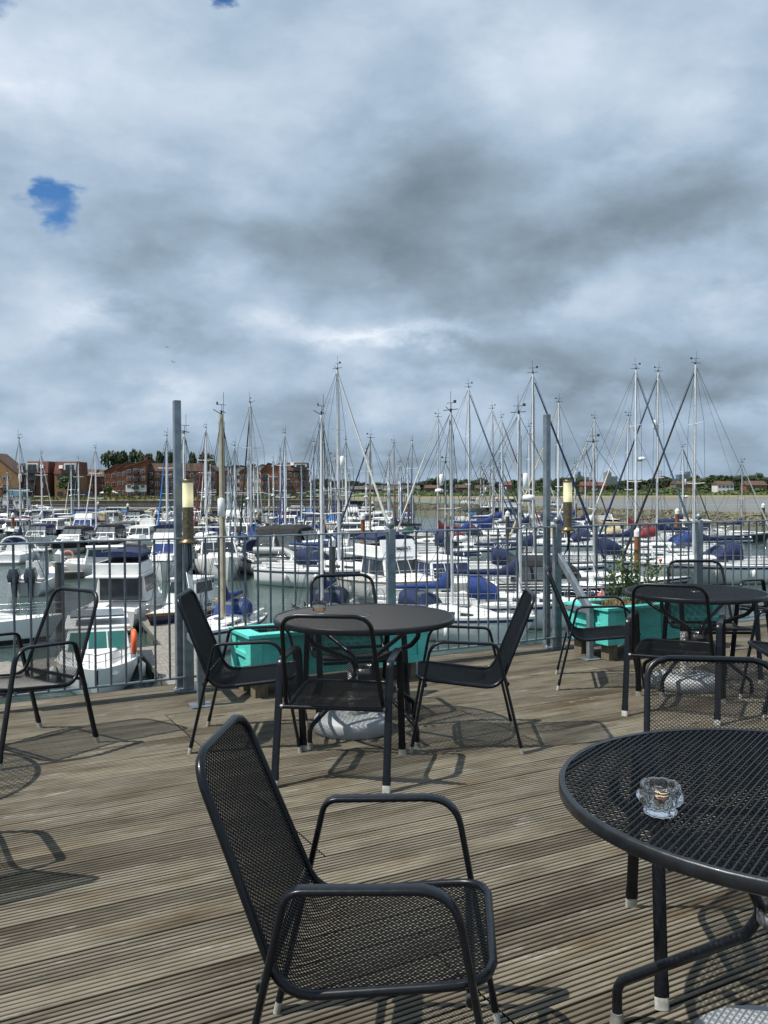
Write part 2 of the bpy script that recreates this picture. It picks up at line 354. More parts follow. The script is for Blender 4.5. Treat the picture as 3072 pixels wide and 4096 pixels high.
# ---------------------------------------------------------------- chair
def make_chair():
    o=thing('mesh_armchair','','chair')
    sf=Vector((.286,0,.420)); sr=Vector((-.192,0,.366)); bt=Vector((-.402,0,.892))
    prof=rounded([sf,sr,bt],[.11],10)
    # arc-length table
    L=[0.]
    for p,q in zip(prof[:-1],prof[1:]): L.append(L[-1]+(q-p).length)
    S=L[-1]; PX=np.array([[p.x,p.z] for p in prof]); LA=np.array(L)
    def wid(s): return .258+(.222-.258)*np.clip((s-.45)/(S-.45),0,1)-.010*np.clip((.12-s)/.12,0,1)
    def wf(s):
        w=float(wid(s)); r=.075
        for d in (s,S-s):
            if d<r: w-= r-math.sqrt(max(r*r-(r-d)**2,0))
        return w-.004
    def mp(s,y):
        x=np.interp(s,LA,PX[:,0]); z=np.interp(s,LA,PX[:,1])
        e=.004; x2=np.interp(s+e,LA,PX[:,0])-np.interp(s-e,LA,PX[:,0]); z2=np.interp(s+e,LA,PX[:,1])-np.interp(s-e,LA,PX[:,1])
        n=np.sqrt(x2**2+z2**2)+1e-9; x2/=n; z2/=n
        T=np.stack([x2,0*x2,z2],1); N=np.stack([z2,0*x2,-x2],1)*-1.
        sag=.012*(1-(y/.26)**2)*np.sin(np.clip(s/S,0,1)*pi)
        P=np.stack([x,y,z],1)-N*sag[:,None]*.0-np.stack([0*x,0*x,np.where(z<.45,sag,0)],1)
        return P,N,T
    emesh('mesh_seat_and_back',mp,S,.26,.0150,.0062,.0031,.0021,.12,wf,o,BLKM)
    # perimeter tube, wrapped in the mesh
    loop=[];n=40
    ss=np.linspace(.0,S,n)
    def outline(sign):
        pts=[]
        for s in list(np.linspace(0,.075,7))+list(np.linspace(.1,S-.1,30))+list(np.linspace(S-.075,S,7)):
            w=wf(min(max(s,1e-5),S-1e-5))+.004; P,_,_=mp(np.array([s]),np.array([sign*w])); pts.append(Vector(P[0]))
        return pts
    a=outline(1); b=outline(-1); loop=a+b[::-1]
    MB().tube(loop,.0115,10,closed=True).build('seat_and_back_frame',BLK,o)
    sec=[]
    for k in range(14):
        t=2*pi*k/14; sec.append((.0088*math.copysign(abs(math.cos(t))**.6,math.cos(t)),.0195*math.copysign(abs(math.sin(t))**.6,math.sin(t))))
    rf=(-.321,0);ra=(-.175,.636);fa=(.198,.651);ff=(.316,0)
    for sg in (-1,1):
        y=.288*sg
        path=rounded([(rf[0]+.008,y,.034),(ra[0],y,ra[1]-.009),(fa[0],y,fa[1]-.009),(ff[0]-.005,y,.034)],[.05,.10],8)
        arm=MB().sweep(path,sec).build('arm_and_legs',BLK,o)
        for (fx,ax,az) in ((rf[0],ra[0],ra[1]),(ff[0],fa[0],fa[1])):
            d=Vector((ax-fx,0,az)).normalized(); p=Vector((fx,y,0))
            MB().sweep([p,p+d*.036],[(u*1.12,v*1.06) for u,v in sec]).build('foot_cap',CAPW,o)
            MB().sweep([p+d*.0365,p+d*.075],[(u*1.22,v*1.1) for u,v in sec]).build('leg_sleeve',BLK,arm)
    MB().tube([(-.236,-.279,.395),(-.236,.279,.395)],.0115,10).build('rear_crossbar',BLK,o)
    MB().tube([(.235,-.279,.385),(.235,.279,.385)],.0115,10).build('front_crossbar',BLK,o)
    for sg in (-1,1):
        for x,z in ((-.236,.395),(.235,.385)): MB().tube([(x,sg*.262,z),(x,sg*.275,z)],.0145,10).build('pivot_joint',mat('worn_steel',(.35,.35,.35),(.08,.08,.08),30,.4,.8),o)
    return o
chair=make_chair(); reg(chair)
CH=[('A',-2.154,5.132,235.2,'black mesh armchair by the railing at the left edge, its back towards the twin outboards'),
('B',-.809,5.293,1.,'black mesh armchair left of the middle table, seen in profile before the left lamp post'),
('E',.479,5.273,177.4,'black mesh armchair right of the middle table, back leaning to the right'),
('F',-.022,2.195,-4.9,'nearest black mesh armchair, alone in the foreground and facing right'),
('C',-.232,4.686,81.6,'black mesh armchair on the near side of the middle table, seen from behind'),
('D',-.205,5.925,285.,'black mesh armchair on the far side of the middle table, facing the camera'),
('G',1.667,6.765,-10.3,'black mesh armchair left of the far right table, in front of the railing brace'),
('H',1.988,5.949,65.7,'black mesh armchair seen from behind at the far right table, near its teal planter'),
('I',2.62,7.02,268.,'black mesh armchair beyond the far right table, its back against the railing'),
('J',3.66,8.05,215.,'black mesh armchair by the railing at the top right, half cut by the photo edge'),
('L',2.83,5.93,172.,'black mesh armchair right of the far right table, only its seat and arms in view'),
('K',1.133,2.78,262.,'black mesh armchair pushed under the near right table, its back to the railing')]
for i,(k,x,y,a,lb) in enumerate(CH):
    c=chair if i==0 else copy_tree(chair)
    setloc(c,(x,y,0),R(a)); tag(c,lb,'chair','black mesh armchairs on the terrace')
    if i==0: chair.name='mesh_armchair'
# two chairs just outside the left edge whose shadows fall in view
c=copy_tree(chair); setloc(c,(-2.02,3.4,0),R(125)); tag(c,'black mesh armchair outside the left edge, only its shadow reaching the boards','chair','black mesh armchairs on the terrace')
# ---------------------------------------------------------------- tables
TABM=mat('table_mesh_coat',(.009,.011,.014),(.005,.007,.009),70,.34,spec=.3)
def make_table(rad,label,x,y,rz,mrot,umb):
    t=thing('mesh_table',label,'table',(x,y,0),rz,'round mesh tables')
    zt=.728
    def mp(s,yy):
        u=s-rad; N=np.zeros((len(s),3)); N[:,2]=1; T=np.zeros((len(s),3)); T[:,0]=math.cos(mrot); T[:,1]=math.sin(mrot)
        P=np.stack([u*math.cos(mrot)-yy*math.sin(mrot),u*math.sin(mrot)+yy*math.cos(mrot),np.full(len(s),zt)],1); return P,N,T
    emesh('mesh_top',mp,2*rad,rad,.026,.0086,.0042,.0014,R(48),lambda s:(math.sqrt(max(rad**2-(s-rad)**2,0))-.008),t,BLKM,.30)
    V=[];Q=[];cm_,sm_=math.cos(mrot),math.sin(mrot)
    for k in range(1,int(2*rad/.0172)):
        u=k*.0172-rad; w_=math.sqrt(max(rad**2-u*u,0))-.01
        if w_<.02: continue
        for a_,b_,z_ in ((-w_,-w_,0),(w_,w_,0)):
            for du,dz in ((-.0027,.0002),(-.0012,.0026),(.0012,.0026),(.0027,.0002)): V.append(((u+du)*cm_-a_*sm_,(u+du)*sm_+a_*cm_,zt+dz))
        i=len(V)-8; Q+=[(i,i+1,i+5,i+4),(i+1,i+2,i+6,i+5),(i+2,i+3,i+7,i+6)]
    npmesh('mesh_ridges',V,Q,TABM,t)
    r=rad
    MB().lathe([(r-.012,zt+.004),(r,zt+.006),(r+.004,zt),(r+.004,zt-.026),(r,zt-.03),(r-.010,zt-.03),(r-.012,zt-.024),(r-.012,zt+.004)],96,caps=False).build('rim',RIMM,t)
    MB().lathe([(.025,zt+.005),(.034,zt+.005),(.034,zt-.02),(.025,zt-.02),(.025,zt+.005)],24,caps=False).build('centre_ring',mat('worn_steel',(0,)*3),t)
    for k in range(4):
        a=k*pi/2
        pr=[(.445,.03),(.445,.12),(.11,.33),(.07,.40),(.10,.47),(.40,.60),(.455,.655),(.455,.69)]
        pts=[Vector((q*math.cos(a),q*math.sin(a),z)) for q,z in rounded2(pr,[.06,.08,.05,.08,.08,.03])]
        leg=MB().tube(pts,.0145,10).build('leg',BLK,t)
        MB().lathe([(.021,0),(.0175,.03),(.0175,.034)],14,(.445*math.cos(a),.445*math.sin(a),0)).build('foot_cap',CAPG,leg)
    for k in range(0):
        a=k*pi/2+pi/4
        MB().tube([(r*.985*math.cos(a),r*.985*math.sin(a),zt-.018),(-r*.985*math.cos(a),-r*.985*math.sin(a),zt-.0182-k*.017)],.008,8).build('under_brace',BLK,t)
    MB().lathe([(.085,.385),(.085,.415),(.074,.415),(.074,.385),(.085,.385)],24,caps=False).build('leg_bracket',mat('worn_steel',(0,)*3),t)
    return t
def rounded2(pr,rad):
    return [(p.x,p.z) for p in rounded([(q,0,z) for q,z in pr],rad,6)]
RIMM=mat('worn_black_rim',(.012,.015,.019),(.006,.007,.009),30,.38,0,.06,40,.1)
CAPG=mat('grey_rubber_foot',(.25,.25,.22),(.12,.12,.11),30,.7)
def rust_rim():
    m=RIMM.copy(); m.name='rusty_black_rim'; nt=m.node_tree; L=nt.links; b=nt.nodes['Principled BSDF']
    tc=nd(nt,'ShaderNodeTexCoord'); n=nd(nt,'ShaderNodeTexNoise'); n.inputs['Scale'].default_value=7.5; n.inputs['Detail'].default_value=6; L.new(tc.outputs['Object'],n.inputs[0])
    r=nd(nt,'ShaderNodeValToRGB'); r.color_ramp.elements[0].position=.66; r.color_ramp.elements[1].position=.68; L.new(n.outputs[0],r.inputs[0])
    old=b.inputs['Base Color'].links[0].from_socket; mx=nd(nt,'ShaderNodeMix',data_type='RGBA'); L.new(r.outputs[0],mx.inputs[0]); L.new(old,mx.inputs[6]); mx.inputs[7].default_value=(.28,.075,.015,1); L.new(mx.outputs[2],b.inputs['Base Color']); return m
make_table(.555,'round black mesh table in the middle, with a whisky glass on it',-.125,5.40,R(-45),R(118),1)
t=make_table(.59,'large round black mesh table at the lower right, rust spots on its rim',1.055,2.245,R(-26),R(-10),1)
for ch in [o for o in bpy.data.objects if o.parent==t and o.name.startswith('rim')]: ch.data.materials[0]=rust_rim()
make_table(.515,'far right round black mesh table between four armchairs',2.355,6.6,R(-50),R(125),1)
make_table(.555,'round black mesh table outside the left edge, only its shadow in view',-2.80,4.35,R(-20),R(110),0)
CONC=mat('grey_concrete',(.40,.42,.43),(.33,.35,.36),5,.6,0,.04,60,det=5)
CONP=mat('grey_pole',(.42,.42,.40),(.3,.3,.28),15,.6,.2)
for lb,x,y in (('grey round parasol base under the middle table',-.20,5.48),('grey round parasol base at the bottom right under the near table',1.0,2.14),('grey round parasol base under the far right table',2.28,6.62)):
    o=thing('parasol_base',lb,'parasol base',(x,y,0),0,'grey parasol bases')
    MB().lathe([(.235,0),(.247,.006),(.247,.07),(.238,.09),(.10,.108),(.095,.098),(.05,.098)],48).build('base_disc',CONC,o)
    MB().lathe([(.042,.0982),(.042,.13),(.033,.135),(.033,.42),(.027,.42)],24).build('pole_socket',CONP,o)
# ---------------------------------------------------------------- glassware
def glassmat(name,c=(1,1,1),rough=.02):
    m=bpy.data.materials.new(name); m.use_nodes=True; b=m.node_tree.nodes['Principled BSDF']
    b.inputs['Base Color'].default_value=(*c,1); b.inputs['Roughness'].default_value=rough; b.inputs['Transmission Weight'].default_value=1; b.inputs['IOR'].default_value=1.47
    tc=nd(m.node_tree,'ShaderNodeTexCoord'); n=nd(m.node_tree,'ShaderNodeTexNoise'); n.inputs['Scale'].default_value=60; bp=nd(m.node_tree,'ShaderNodeBump'); bp.inputs['Strength'].default_value=.15; bp.inputs['Distance'].default_value=.002
    m.node_tree.links.new(tc.outputs['Object'],n.inputs[0]); m.node_tree.links.new(n.outputs[0],bp.inputs['Height']); m.node_tree.links.new(bp.outputs[0],b.inputs['Normal']); return m
GL=glassmat('cut_glass'); AMB=glassmat('amber_liquid',(.75,.28,.04))
p=W(2651,3268,.7375)
o=thing('glass_ashtray','scalloped clear glass ashtray on the near right table','ashtray',(p.x,p.y+.02,.7375))
def bub(n,a0=0.,amp=.06): return lambda a,z: 1+amp*abs(math.sin((a+a0)*n/2))
outer=[(.030,0),(.036,.004),(.037,.012),(.030,.017),(.036,.022),(.046,.030),(.052,.040),(.050,.050),(.044,.055),(.046,.062),(.045,.072),(.042,.075)]
inner=[(.036,.073),(.035,.060),(.036,.045),(.030,.032),(.018,.026),(.002,.025)]
MB().lathe(outer+inner,72,mod=lambda a,z:1+(.13 if z<.054 else .10)*(abs(math.sin(a*4.5+(pi/2 if .02<z<.054 else 0)))-.4)).build('bowl',GL,o)
MB().lathe([(.001,.0262),(.016,.0275),(.024,.031),(.001,.0325)],24,caps=False).build('amber_ash_water',mat('wet_ash',(.22,.1,.03),(.05,.03,.02),120,.3),o)
for k,(a,r) in enumerate(((.3,.008),(1.9,.012),(4.,.01))):
    MB().tube([(r*math.cos(a)-.009,r*math.sin(a),.035),(r*math.cos(a)+.009,r*math.sin(a)+.006,.038)],.0036,8).build('cigarette_butt',mat('butt_paper',(.75,.45,.2),(.8,.75,.65),60,.8),o)
p=W(1276,2462,.7375)
o=thing('whisky_glass','short clear tumbler with a little amber drink on the middle table','glass',(p.x,p.y+.02,.7375))
MB().lathe([(.033,0),(.036,.004),(.034,.013),(.028,.018),(.034,.024),(.041,.038),(.0425,.06),(.0415,.085),(.0385,.087),(.0395,.06),(.038,.04),(.028,.026),(.002,.022)],64,mod=lambda a,z:1+(.05*abs(math.sin(a*6)) if z<.05 else .01*abs(math.sin(a*6)))).build('tumbler',GL,o)
MB().lathe([(.002,.0225),(.028,.0265),(.036,.038),(.002,.0385)],32).build('drink',AMB,o)
# ---------------------------------------------------------------- planters
TEAL=mat('teal_paint',(.105,.60,.53),(.06,.43,.38),4,.5,0,.25,40,det=9,rv=.08,thr=(.3,.55),stretch=(1,1,3))
WOODP=mat('weathered_block',(.2,.17,.11),(.1,.085,.055),14,.8,stretch=(8,8,1))
SOIL=mat('dark_soil',(.035,.025,.018),(.015,.012,.01),30,.95,bump=.8)
def planter(lb,p,ang,Lp,Wp):
    o=thing('wooden_planter',lb,'planter',p,ang,'teal planters along the railing'); z0,z1=.15,.47
    b=MB()
    b.box((.0,.0,z0),(Lp,.03,z1-.03)).box((.0,Wp-.03,z0),(Lp,Wp,z1-.03)).box((0,.031,z0),(.03,Wp-.031,z1-.03)).box((Lp-.03,.031,z0),(Lp,Wp-.031,z1-.03)).build('box_boards',TEAL,o,bevel=.003)
    t=MB(); e=.018
    for x in (-e,Lp-.09+e): t.box((x,-e,z0-.01),(x+.09,-.001,z1-.031)); t.box((x,Wp+.001,z0-.01),(x+.09,Wp+e,z1-.031))
    for x0,x1 in ((-e,-.001),(Lp+.001,Lp+e)):
        t.box((x0,0.0,z0-.01),(x1,.09,z1-.031)); t.box((x0,Wp-.09,z0-.01),(x1,Wp,z1-.031)); t.box((x0,.0905,z0-.01),(x1,Wp-.0905,z0+.05)); t.box((x0,.0905,z0+.14),(x1,Wp-.0905,z0+.175))
    n=2
    for k in range(1,n): x=Lp*k/n; t.box((x-.035,-e,z0+.051),(x+.035,-.001,z1-.031))
    t.box((.073,-e,z0-.01),(Lp-.073,-.001,z0+.05))
    t.build('trim_boards',TEAL,o,bevel=.003)
    r=MB(); f=.035
    r.box((-f,-f,z1-.03),(Lp+f,.06,z1)).box((-f,Wp-.06,z1-.03),(Lp+f,Wp+f,z1)).box((-f,.0605,z1-.0305),(.085,Wp-.0605,z1-.001)).box((Lp-.085,.0605,z1-.0305),(Lp+f,Wp-.0605,z1-.001))
    r.build('rim_boards',TEAL,o,bevel=.004)
    MB().box((.031,.031,z1-.09),(Lp-.031,Wp-.031,z1-.07)).build('soil',SOIL,o)
    for x in (.03,Lp-.12):
        for y in (.02,Wp-.12): MB().box((x,y,0),(x+.1,y+.1,z0-.002)).build('leg_block',WOODP,o,bevel=.003)
    return o
fa=math.atan2(FU.y,FU.x)
def mkplant(name,lb,cat,p,n,h,spread,leafc,leafc2,stemc,ls,dens,droop=.3,grp=None,width=.3):
    o=thing(name,lb,cat,p,0,grp)
    st=MB(); V=[];Q=[]
    for k in range(n):
        a=random.uniform(0,2*pi); r=random.uniform(0,width); b=Vector((r*math.cos(a)*spread,r*math.sin(a)*.5,0)); hh=h*random.uniform(.6,1.05)
        tip=b+Vector((random.uniform(-1,1)*.28*hh+.1*b.x,random.uniform(-1,1)*.25*hh,hh)); mid=(b+tip)/2+Vector((random.uniform(-.03,.03),random.uniform(-.03,.03),.02))
        st.tube([b,mid,tip],[.0035,.0028,.0012],5)
        if leafc:
            for j in range(dens):
                u=.25+.75*j/dens; c=b*(1-u)**2+mid*2*u*(1-u)+tip*u*u
                d=Vector((random.uniform(-1,1),random.uniform(-1,1),random.uniform(.0,1.1))).normalized(); s=d.cross(Vector((random.random(),random.random(),random.random()))).normalized()
                l=ls*random.uniform(.7,1.3); w=l*.32; i=len(V)
                V+= [c,c+d*l*.5+s*w,c+d*l,c+d*l*.5-s*w]; Q.append((i,i+1,i+2,i+3))
    st.build('stem',mat(stemc[0],*stemc[1:]),o)
    if leafc: npmesh('foliage',[tuple(v) for v in V],Q,mat(leafc,leafc2[0],leafc2[1],20,.45),o)
    return o
pl=planter('teal wooden planter between the left lamp and the middle table',(-.955,6.27,0),fa,1.45,.40)
pr_=planter('teal wooden planter along the railing behind the far right table',(1.95,7.60,0),fa,1.35,.5)
c,s=math.cos(fa),math.sin(fa)
def onp(o,x,y,z=.40): return Vector((o.location.x+c*x-s*y,o.location.y+s*x+c*y,z))
mkplant('dead_shrub','leafless maroon-leaved shrub in the left planter','plant',onp(pl,.62,.2),11,.27,1.4,'maroon_leaf',((.07,.03,.022),(.03,.018,.015)),('brown_twig',(.11,.07,.045)),.035,9,width=.17)
mkplant('leafy_shrub','green leafy shrub standing in the right planter','shrub',onp(pr_,.55,.27),26,.52,1.3,'euonymus_leaf',((.15,.2,.05),(.07,.11,.03)),('green_twig',(.06,.07,.03)),.042,17,width=.22)
for k,(x,lb) in enumerate(((.30,'dry straw grass at the left end of the right planter'),(.95,'dry straw grass at the right end of the right planter'))):
    mkplant('dry_grass',lb,'grass',onp(pr_,x,.25),110,.13,1.2,None,None,('straw',(.42,.31,.14),(.2,.14,.06)),0,0,width=.2,grp='dry grass tufts')
mkplant('low_heather','dark low dead heather filling the left planter','plant',onp(pl,.35,.2),120,.08,1.5,None,None,('dark_twig',(.06,.04,.03)),0,0,width=.22)
# ---------------------------------------------------------------- light and sky
SUN=Vector((-.57,-.21,1)).normalized()
sd=bpy.data.lights.new('sun','SUN'); sd.energy=5.0; sd.angle=R(.53); sd.color=(1,.955,.88)
so=bpy.data.objects.new('sun',sd); col.objects.link(so); so.rotation_euler=SUN.to_track_quat('Z','Y').to_euler(); so.location=(-20,-10,40)
scn.view_settings.view_transform='Standard'; scn.view_settings.look='None'; scn.view_settings.gamma=1; scn.view_settings.exposure=.15
scn.cycles.max_bounces=8; scn.cycles.transparent_max_bounces=8; scn.cycles.caustics_reflective=False; scn.cycles.caustics_refractive=False
w=bpy.data.worlds.new('World'); scn.world=w; w.use_nodes=True; w.cycles.sampling_method='MANUAL'; w.cycles.sample_map_resolution=256; nt=w.node_tree; L=nt.links; bg=nt.nodes['Background']
def N_(t,**k): return nd(nt,t,**k)
def V_(x,sock):
    if isinstance(x,(int,float)): sock.default_value=x
    else: L.new(x,sock)
def M_(op,a,b=None,c=None,clamp=False):
    n=N_('ShaderNodeMath',operation=op); n.use_clamp=clamp
    for i,x in enumerate((a,b,c)):
        if x is not None: V_(x,n.inputs[i])
    return n.outputs[0]
tc=N_('ShaderNodeTexCoord'); sp=N_('ShaderNodeSeparateXYZ'); L.new(tc.outputs['Generated'],sp.inputs[0])
X,Y,Z=sp.outputs
U=M_('ARCTAN2',X,Y); El=M_('ARCSINE',M_('MINIMUM',Z,.9999))
# the cloud layer overhead: bearings of the view projected on a flat cloud base
inv=M_('DIVIDE',1.,M_('ADD',M_('MAXIMUM',Z,0.),.62))
cp=N_('ShaderNodeCombineXYZ'); L.new(M_('MULTIPLY',X,inv),cp.inputs[0]); L.new(M_('MULTIPLY',Y,inv),cp.inputs[1]); L.new(M_('MULTIPLY',Z,1.35),cp.inputs[2])
def fbm(sc,det=6,rough=.55,dist=0.,off=0.,src=None):
    n=N_('ShaderNodeTexNoise'); n.inputs['Scale'].default_value=sc; n.inputs['Detail'].default_value=det; n.inputs['Roughness'].default_value=rough; n.inputs['Distortion'].default_value=dist
    a=N_('ShaderNodeVectorMath',operation='ADD'); L.new(src or cp.outputs[0],a.inputs[0]); a.inputs[1].default_value=(off,off*.7,off*.3); L.new(a.outputs[0],n.inputs['Vector']); return n
wn=fbm(2.6,6,.6,0,4.); ws=N_('ShaderNodeSeparateXYZ'); L.new(wn.outputs['Color'],ws.inputs[0])
wn2=fbm(9.,5,.6,0,9.); ws2=N_('ShaderNodeSeparateXYZ'); L.new(wn2.outputs['Color'],ws2.inputs[0])
Uw=M_('ADD',U,M_('ADD',M_('MULTIPLY',M_('SUBTRACT',ws.outputs[0],.5),.26),M_('MULTIPLY',M_('SUBTRACT',ws2.outputs[0],.5),.07)))
Ew=M_('ADD',El,M_('ADD',M_('MULTIPLY',M_('SUBTRACT',ws.outputs[1],.5),.20),M_('MULTIPLY',M_('SUBTRACT',ws2.outputs[1],.5),.06)))
def gauss(px,py,sx,sy,rot=0.,u=None,e=None):
    r=ray(px,py).normalized(); u0=math.atan2(r.x,r.y); e0=math.asin(r.z)
    du=M_('SUBTRACT',u or Uw,u0); de=M_('SUBTRACT',e or Ew,e0); c_,s_=math.cos(R(rot)),math.sin(R(rot))
    a=M_('MULTIPLY',M_('ADD',M_('MULTIPLY',du,c_),M_('MULTIPLY',de,s_)),F/sx); b=M_('MULTIPLY',M_('ADD',M_('MULTIPLY',du,-s_),M_('MULTIPLY',de,c_)),F/sy)
    q=M_('ADD',M_('MULTIPLY',a,a),M_('MULTIPLY',b,b)); return M_('EXPONENT',M_('MULTIPLY',q,-1.))
acc=M_('ADD',.745,0.)
BL=[ # px,py,sx,sy,rot(ccw deg),amount
(2200,900,820,290,-12,-.25),(1850,1180,560,150,-12,-.20),(2850,920,520,230,0,-.20),(1450,620,330,330,0,-.08),(900,880,330,160,0,-.13),
(600,250,600,300,0,.13),(2750,350,520,320,0,.18),(1900,150,600,260,0,.08),(150,350,330,420,0,.10),(300,1150,420,160,12,.08),
(2600,1130,420,100,12,.24),(2950,1250,300,80,0,.12),(1600,1345,330,35,-6,.26),(1250,1330,150,60,0,.14),(1850,1450,520,70,0,-.13),(2700,1480,520,60,-4,-.15),
(2750,1390,420,60,0,.06),(500,1420,500,70,6,-.08),(250,1300,260,60,15,.14),(2900,1600,420,60,0,.10),(700,1640,300,60,0,.14),(1500,1640,600,90,0,.03),
(1700,1890,1300,42,0,-.17),(1000,1760,900,40,0,.03),(2600,1800,700,50,0,-.07),(150,1800,400,40,0,-.08),(2500,1690,500,40,0,.07),(2650,600,400,200,0,.06),(350,700,260,200,0,.07),(1000,1150,420,90,8,.06)]
for px,py,sx,sy,ro,am in BL: acc=M_('MULTIPLY_ADD',gauss(px,py,sx*1.1,sy*1.1,ro),am,acc)
n1=fbm(2.6,6,.5,.1,1.); n2=fbm(7.5,8,.56,.15,2.); n3=fbm(22.,7,.6,.1,7.)
def puff(sc,off):   # rounded heaps: smooth cells pushed about by noise
    a=N_('ShaderNodeVectorMath',operation='MULTIPLY_ADD'); L.new(wn2.outputs['Color'],a.inputs[0]); a.inputs[1].default_value=(.10,.10,.10); L.new(cp.outputs[0],a.inputs[2])
    b=N_('ShaderNodeVectorMath',operation='MULTIPLY_ADD'); L.new(wn.outputs['Color'],b.inputs[0]); b.inputs[1].default_value=(.22,.22,.22); L.new(a.outputs[0],b.inputs[2])
    v=N_('ShaderNodeTexVoronoi',feature='SMOOTH_F1'); v.inputs['Scale'].default_value=sc; v.inputs['Smoothness'].default_value=.55; v.inputs['Detail'].default_value=1.5; v.inputs['Roughness'].default_value=.5; L.new(b.outputs[0],v.inputs['Vector']); return v.outputs['Distance']
p1=puff(4.2,0.)
acc=M_('MULTIPLY_ADD',M_('SUBTRACT',n1.outputs[0],.5),.30,acc)
acc=M_('MULTIPLY_ADD',M_('SUBTRACT',.46,p1),.50,acc)
acc=M_('MULTIPLY_ADD',M_('SUBTRACT',n2.outputs[0],.5),.38,acc)
acc=M_('MULTIPLY_ADD',M_('SUBTRACT',n3.outputs[0],.5),.16,acc)
rp=N_('ShaderNodeValToRGB'); L.new(acc,rp.inputs[0]); e=rp.color_ramp.elements
def lin(*c): return tuple(((x/255)/12.92 if x<11 else ((x/255+.055)/1.055)**2.4) for x in c)+(1,)
e[0].position=0.05; e[0].color=lin(100,117,130); e[1].position=1.; e[1].color=lin(228,235,244)
for p,c in ((.22,(124,141,154)),(.40,(143,162,180)),(.56,(163,183,203)),(.72,(185,201,218)),(.86,(203,215,230))): q=e.new(p); q.color=lin(*c)
# breaks of blue sky
sky=N_('ShaderNodeTexSky',sky_type='NISHITA'); sky.sun_disc=False; sky.sun_elevation=math.asin(SUN.z); sky.sun_rotation=math.atan2(SUN.x,SUN.y); sky.altitude=10; sky.dust_density=.6; sky.ozone_density=1.8
hole=M_('ADD',M_('ADD',gauss(225,900,85,120,25),gauss(130,790,80,45,20)),M_('ADD',gauss(20,40,140,80,0),M_('MULTIPLY',gauss(830,-40,40,40,0),1.)))
hole=M_('ADD',hole,M_('MULTIPLY',gauss(1650,1350,220,30,0),.42))
hole=M_('MULTIPLY_ADD',M_('SUBTRACT',n3.outputs[0],.5),1.5,M_('MULTIPLY_ADD',M_('SUBTRACT',n2.outputs[0],.5),.6,hole))
mr=N_('ShaderNodeMapRange',interpolation_type='SMOOTHSTEP'); L.new(hole,mr.inputs[0]); mr.inputs[1].default_value=.30; mr.inputs[2].default_value=1.15
k=10.
sc_=N_('ShaderNodeVectorMath',operation='SCALE'); L.new(rp.outputs[0],sc_.inputs[0]); sc_.inputs[3].default_value=k
sb=N_('ShaderNodeMix',data_type='RGBA',blend_type='MULTIPLY'); sb.inputs[0].default_value=1; L.new(sky.outputs[0],sb.inputs[6]); sb.inputs[7].default_value=(.40,.70,1.0,1)
mx=N_('ShaderNodeMix',data_type='RGBA'); L.new(mr.outputs[0],mx.inputs[0]); L.new(sc_.outputs[0],mx.inputs[6]); L.new(sb.outputs[2],mx.inputs[7])
L.new(mx.outputs[2],bg.inputs[0]); bg.inputs[1].default_value=.1
# ---------------------------------------------------------------- water and land
def water_mat():
    m=bpy.data.materials.new('harbour_water'); m.use_nodes=True; nt=m.node_tree; L=nt.links; b=nt.nodes['Principled BSDF']
    b.inputs['Base Color'].default_value=(.045,.075,.068,1); b.inputs['Roughness'].default_value=.09; b.inputs['IOR'].default_value=1.33
    tc=nd(nt,'ShaderNodeTexCoord'); mp=nd(nt,'ShaderNodeMapping'); mp.inputs['Scale'].default_value=(1.,1.7,1.); mp.inputs['Rotation'].default_value=(0,0,R(20)); L.new(tc.outputs['Object'],mp.inputs[0])
    n=nd(nt,'ShaderNodeTexNoise'); n.inputs['Scale'].default_value=2.1; n.inputs['Detail'].default_value=5; n.inputs['Distortion'].default_value=.4; L.new(mp.outputs[0],n.inputs['Vector'])
    n2=nd(nt,'ShaderNodeTexNoise'); n2.inputs['Scale'].default_value=.12; n2.inputs['Detail'].default_value=3; L.new(mp.outputs[0],n2.inputs['Vector'])
    mr=nd(nt,'ShaderNodeMapRange'); mr.inputs[1].default_value=.35; mr.inputs[2].default_value=.65; mr.inputs[3].default_value=.25; mr.inputs[4].default_value=.8; L.new(n2.outputs[0],mr.inputs[0])
    bp=nd(nt,'ShaderNodeBump'); bp.inputs['Distance'].default_value=.09; L.new(mr.outputs[0],bp.inputs['Strength']); L.new(n.outputs[0],bp.inputs['Height']); L.new(bp.outputs[0],b.inputs['Normal']); return m
def sheet(name,pts,z,m,kind='structure'):
    mb=MB(); mb.add([(x,y,z) for x,y in pts],[tuple(range(len(pts)))]); o=mb.build(name,m); tag(o,kind=kind); return o
sheet('water',[(-400,3),(400,3),(900,900),(-900,900)],WZ,water_mat())
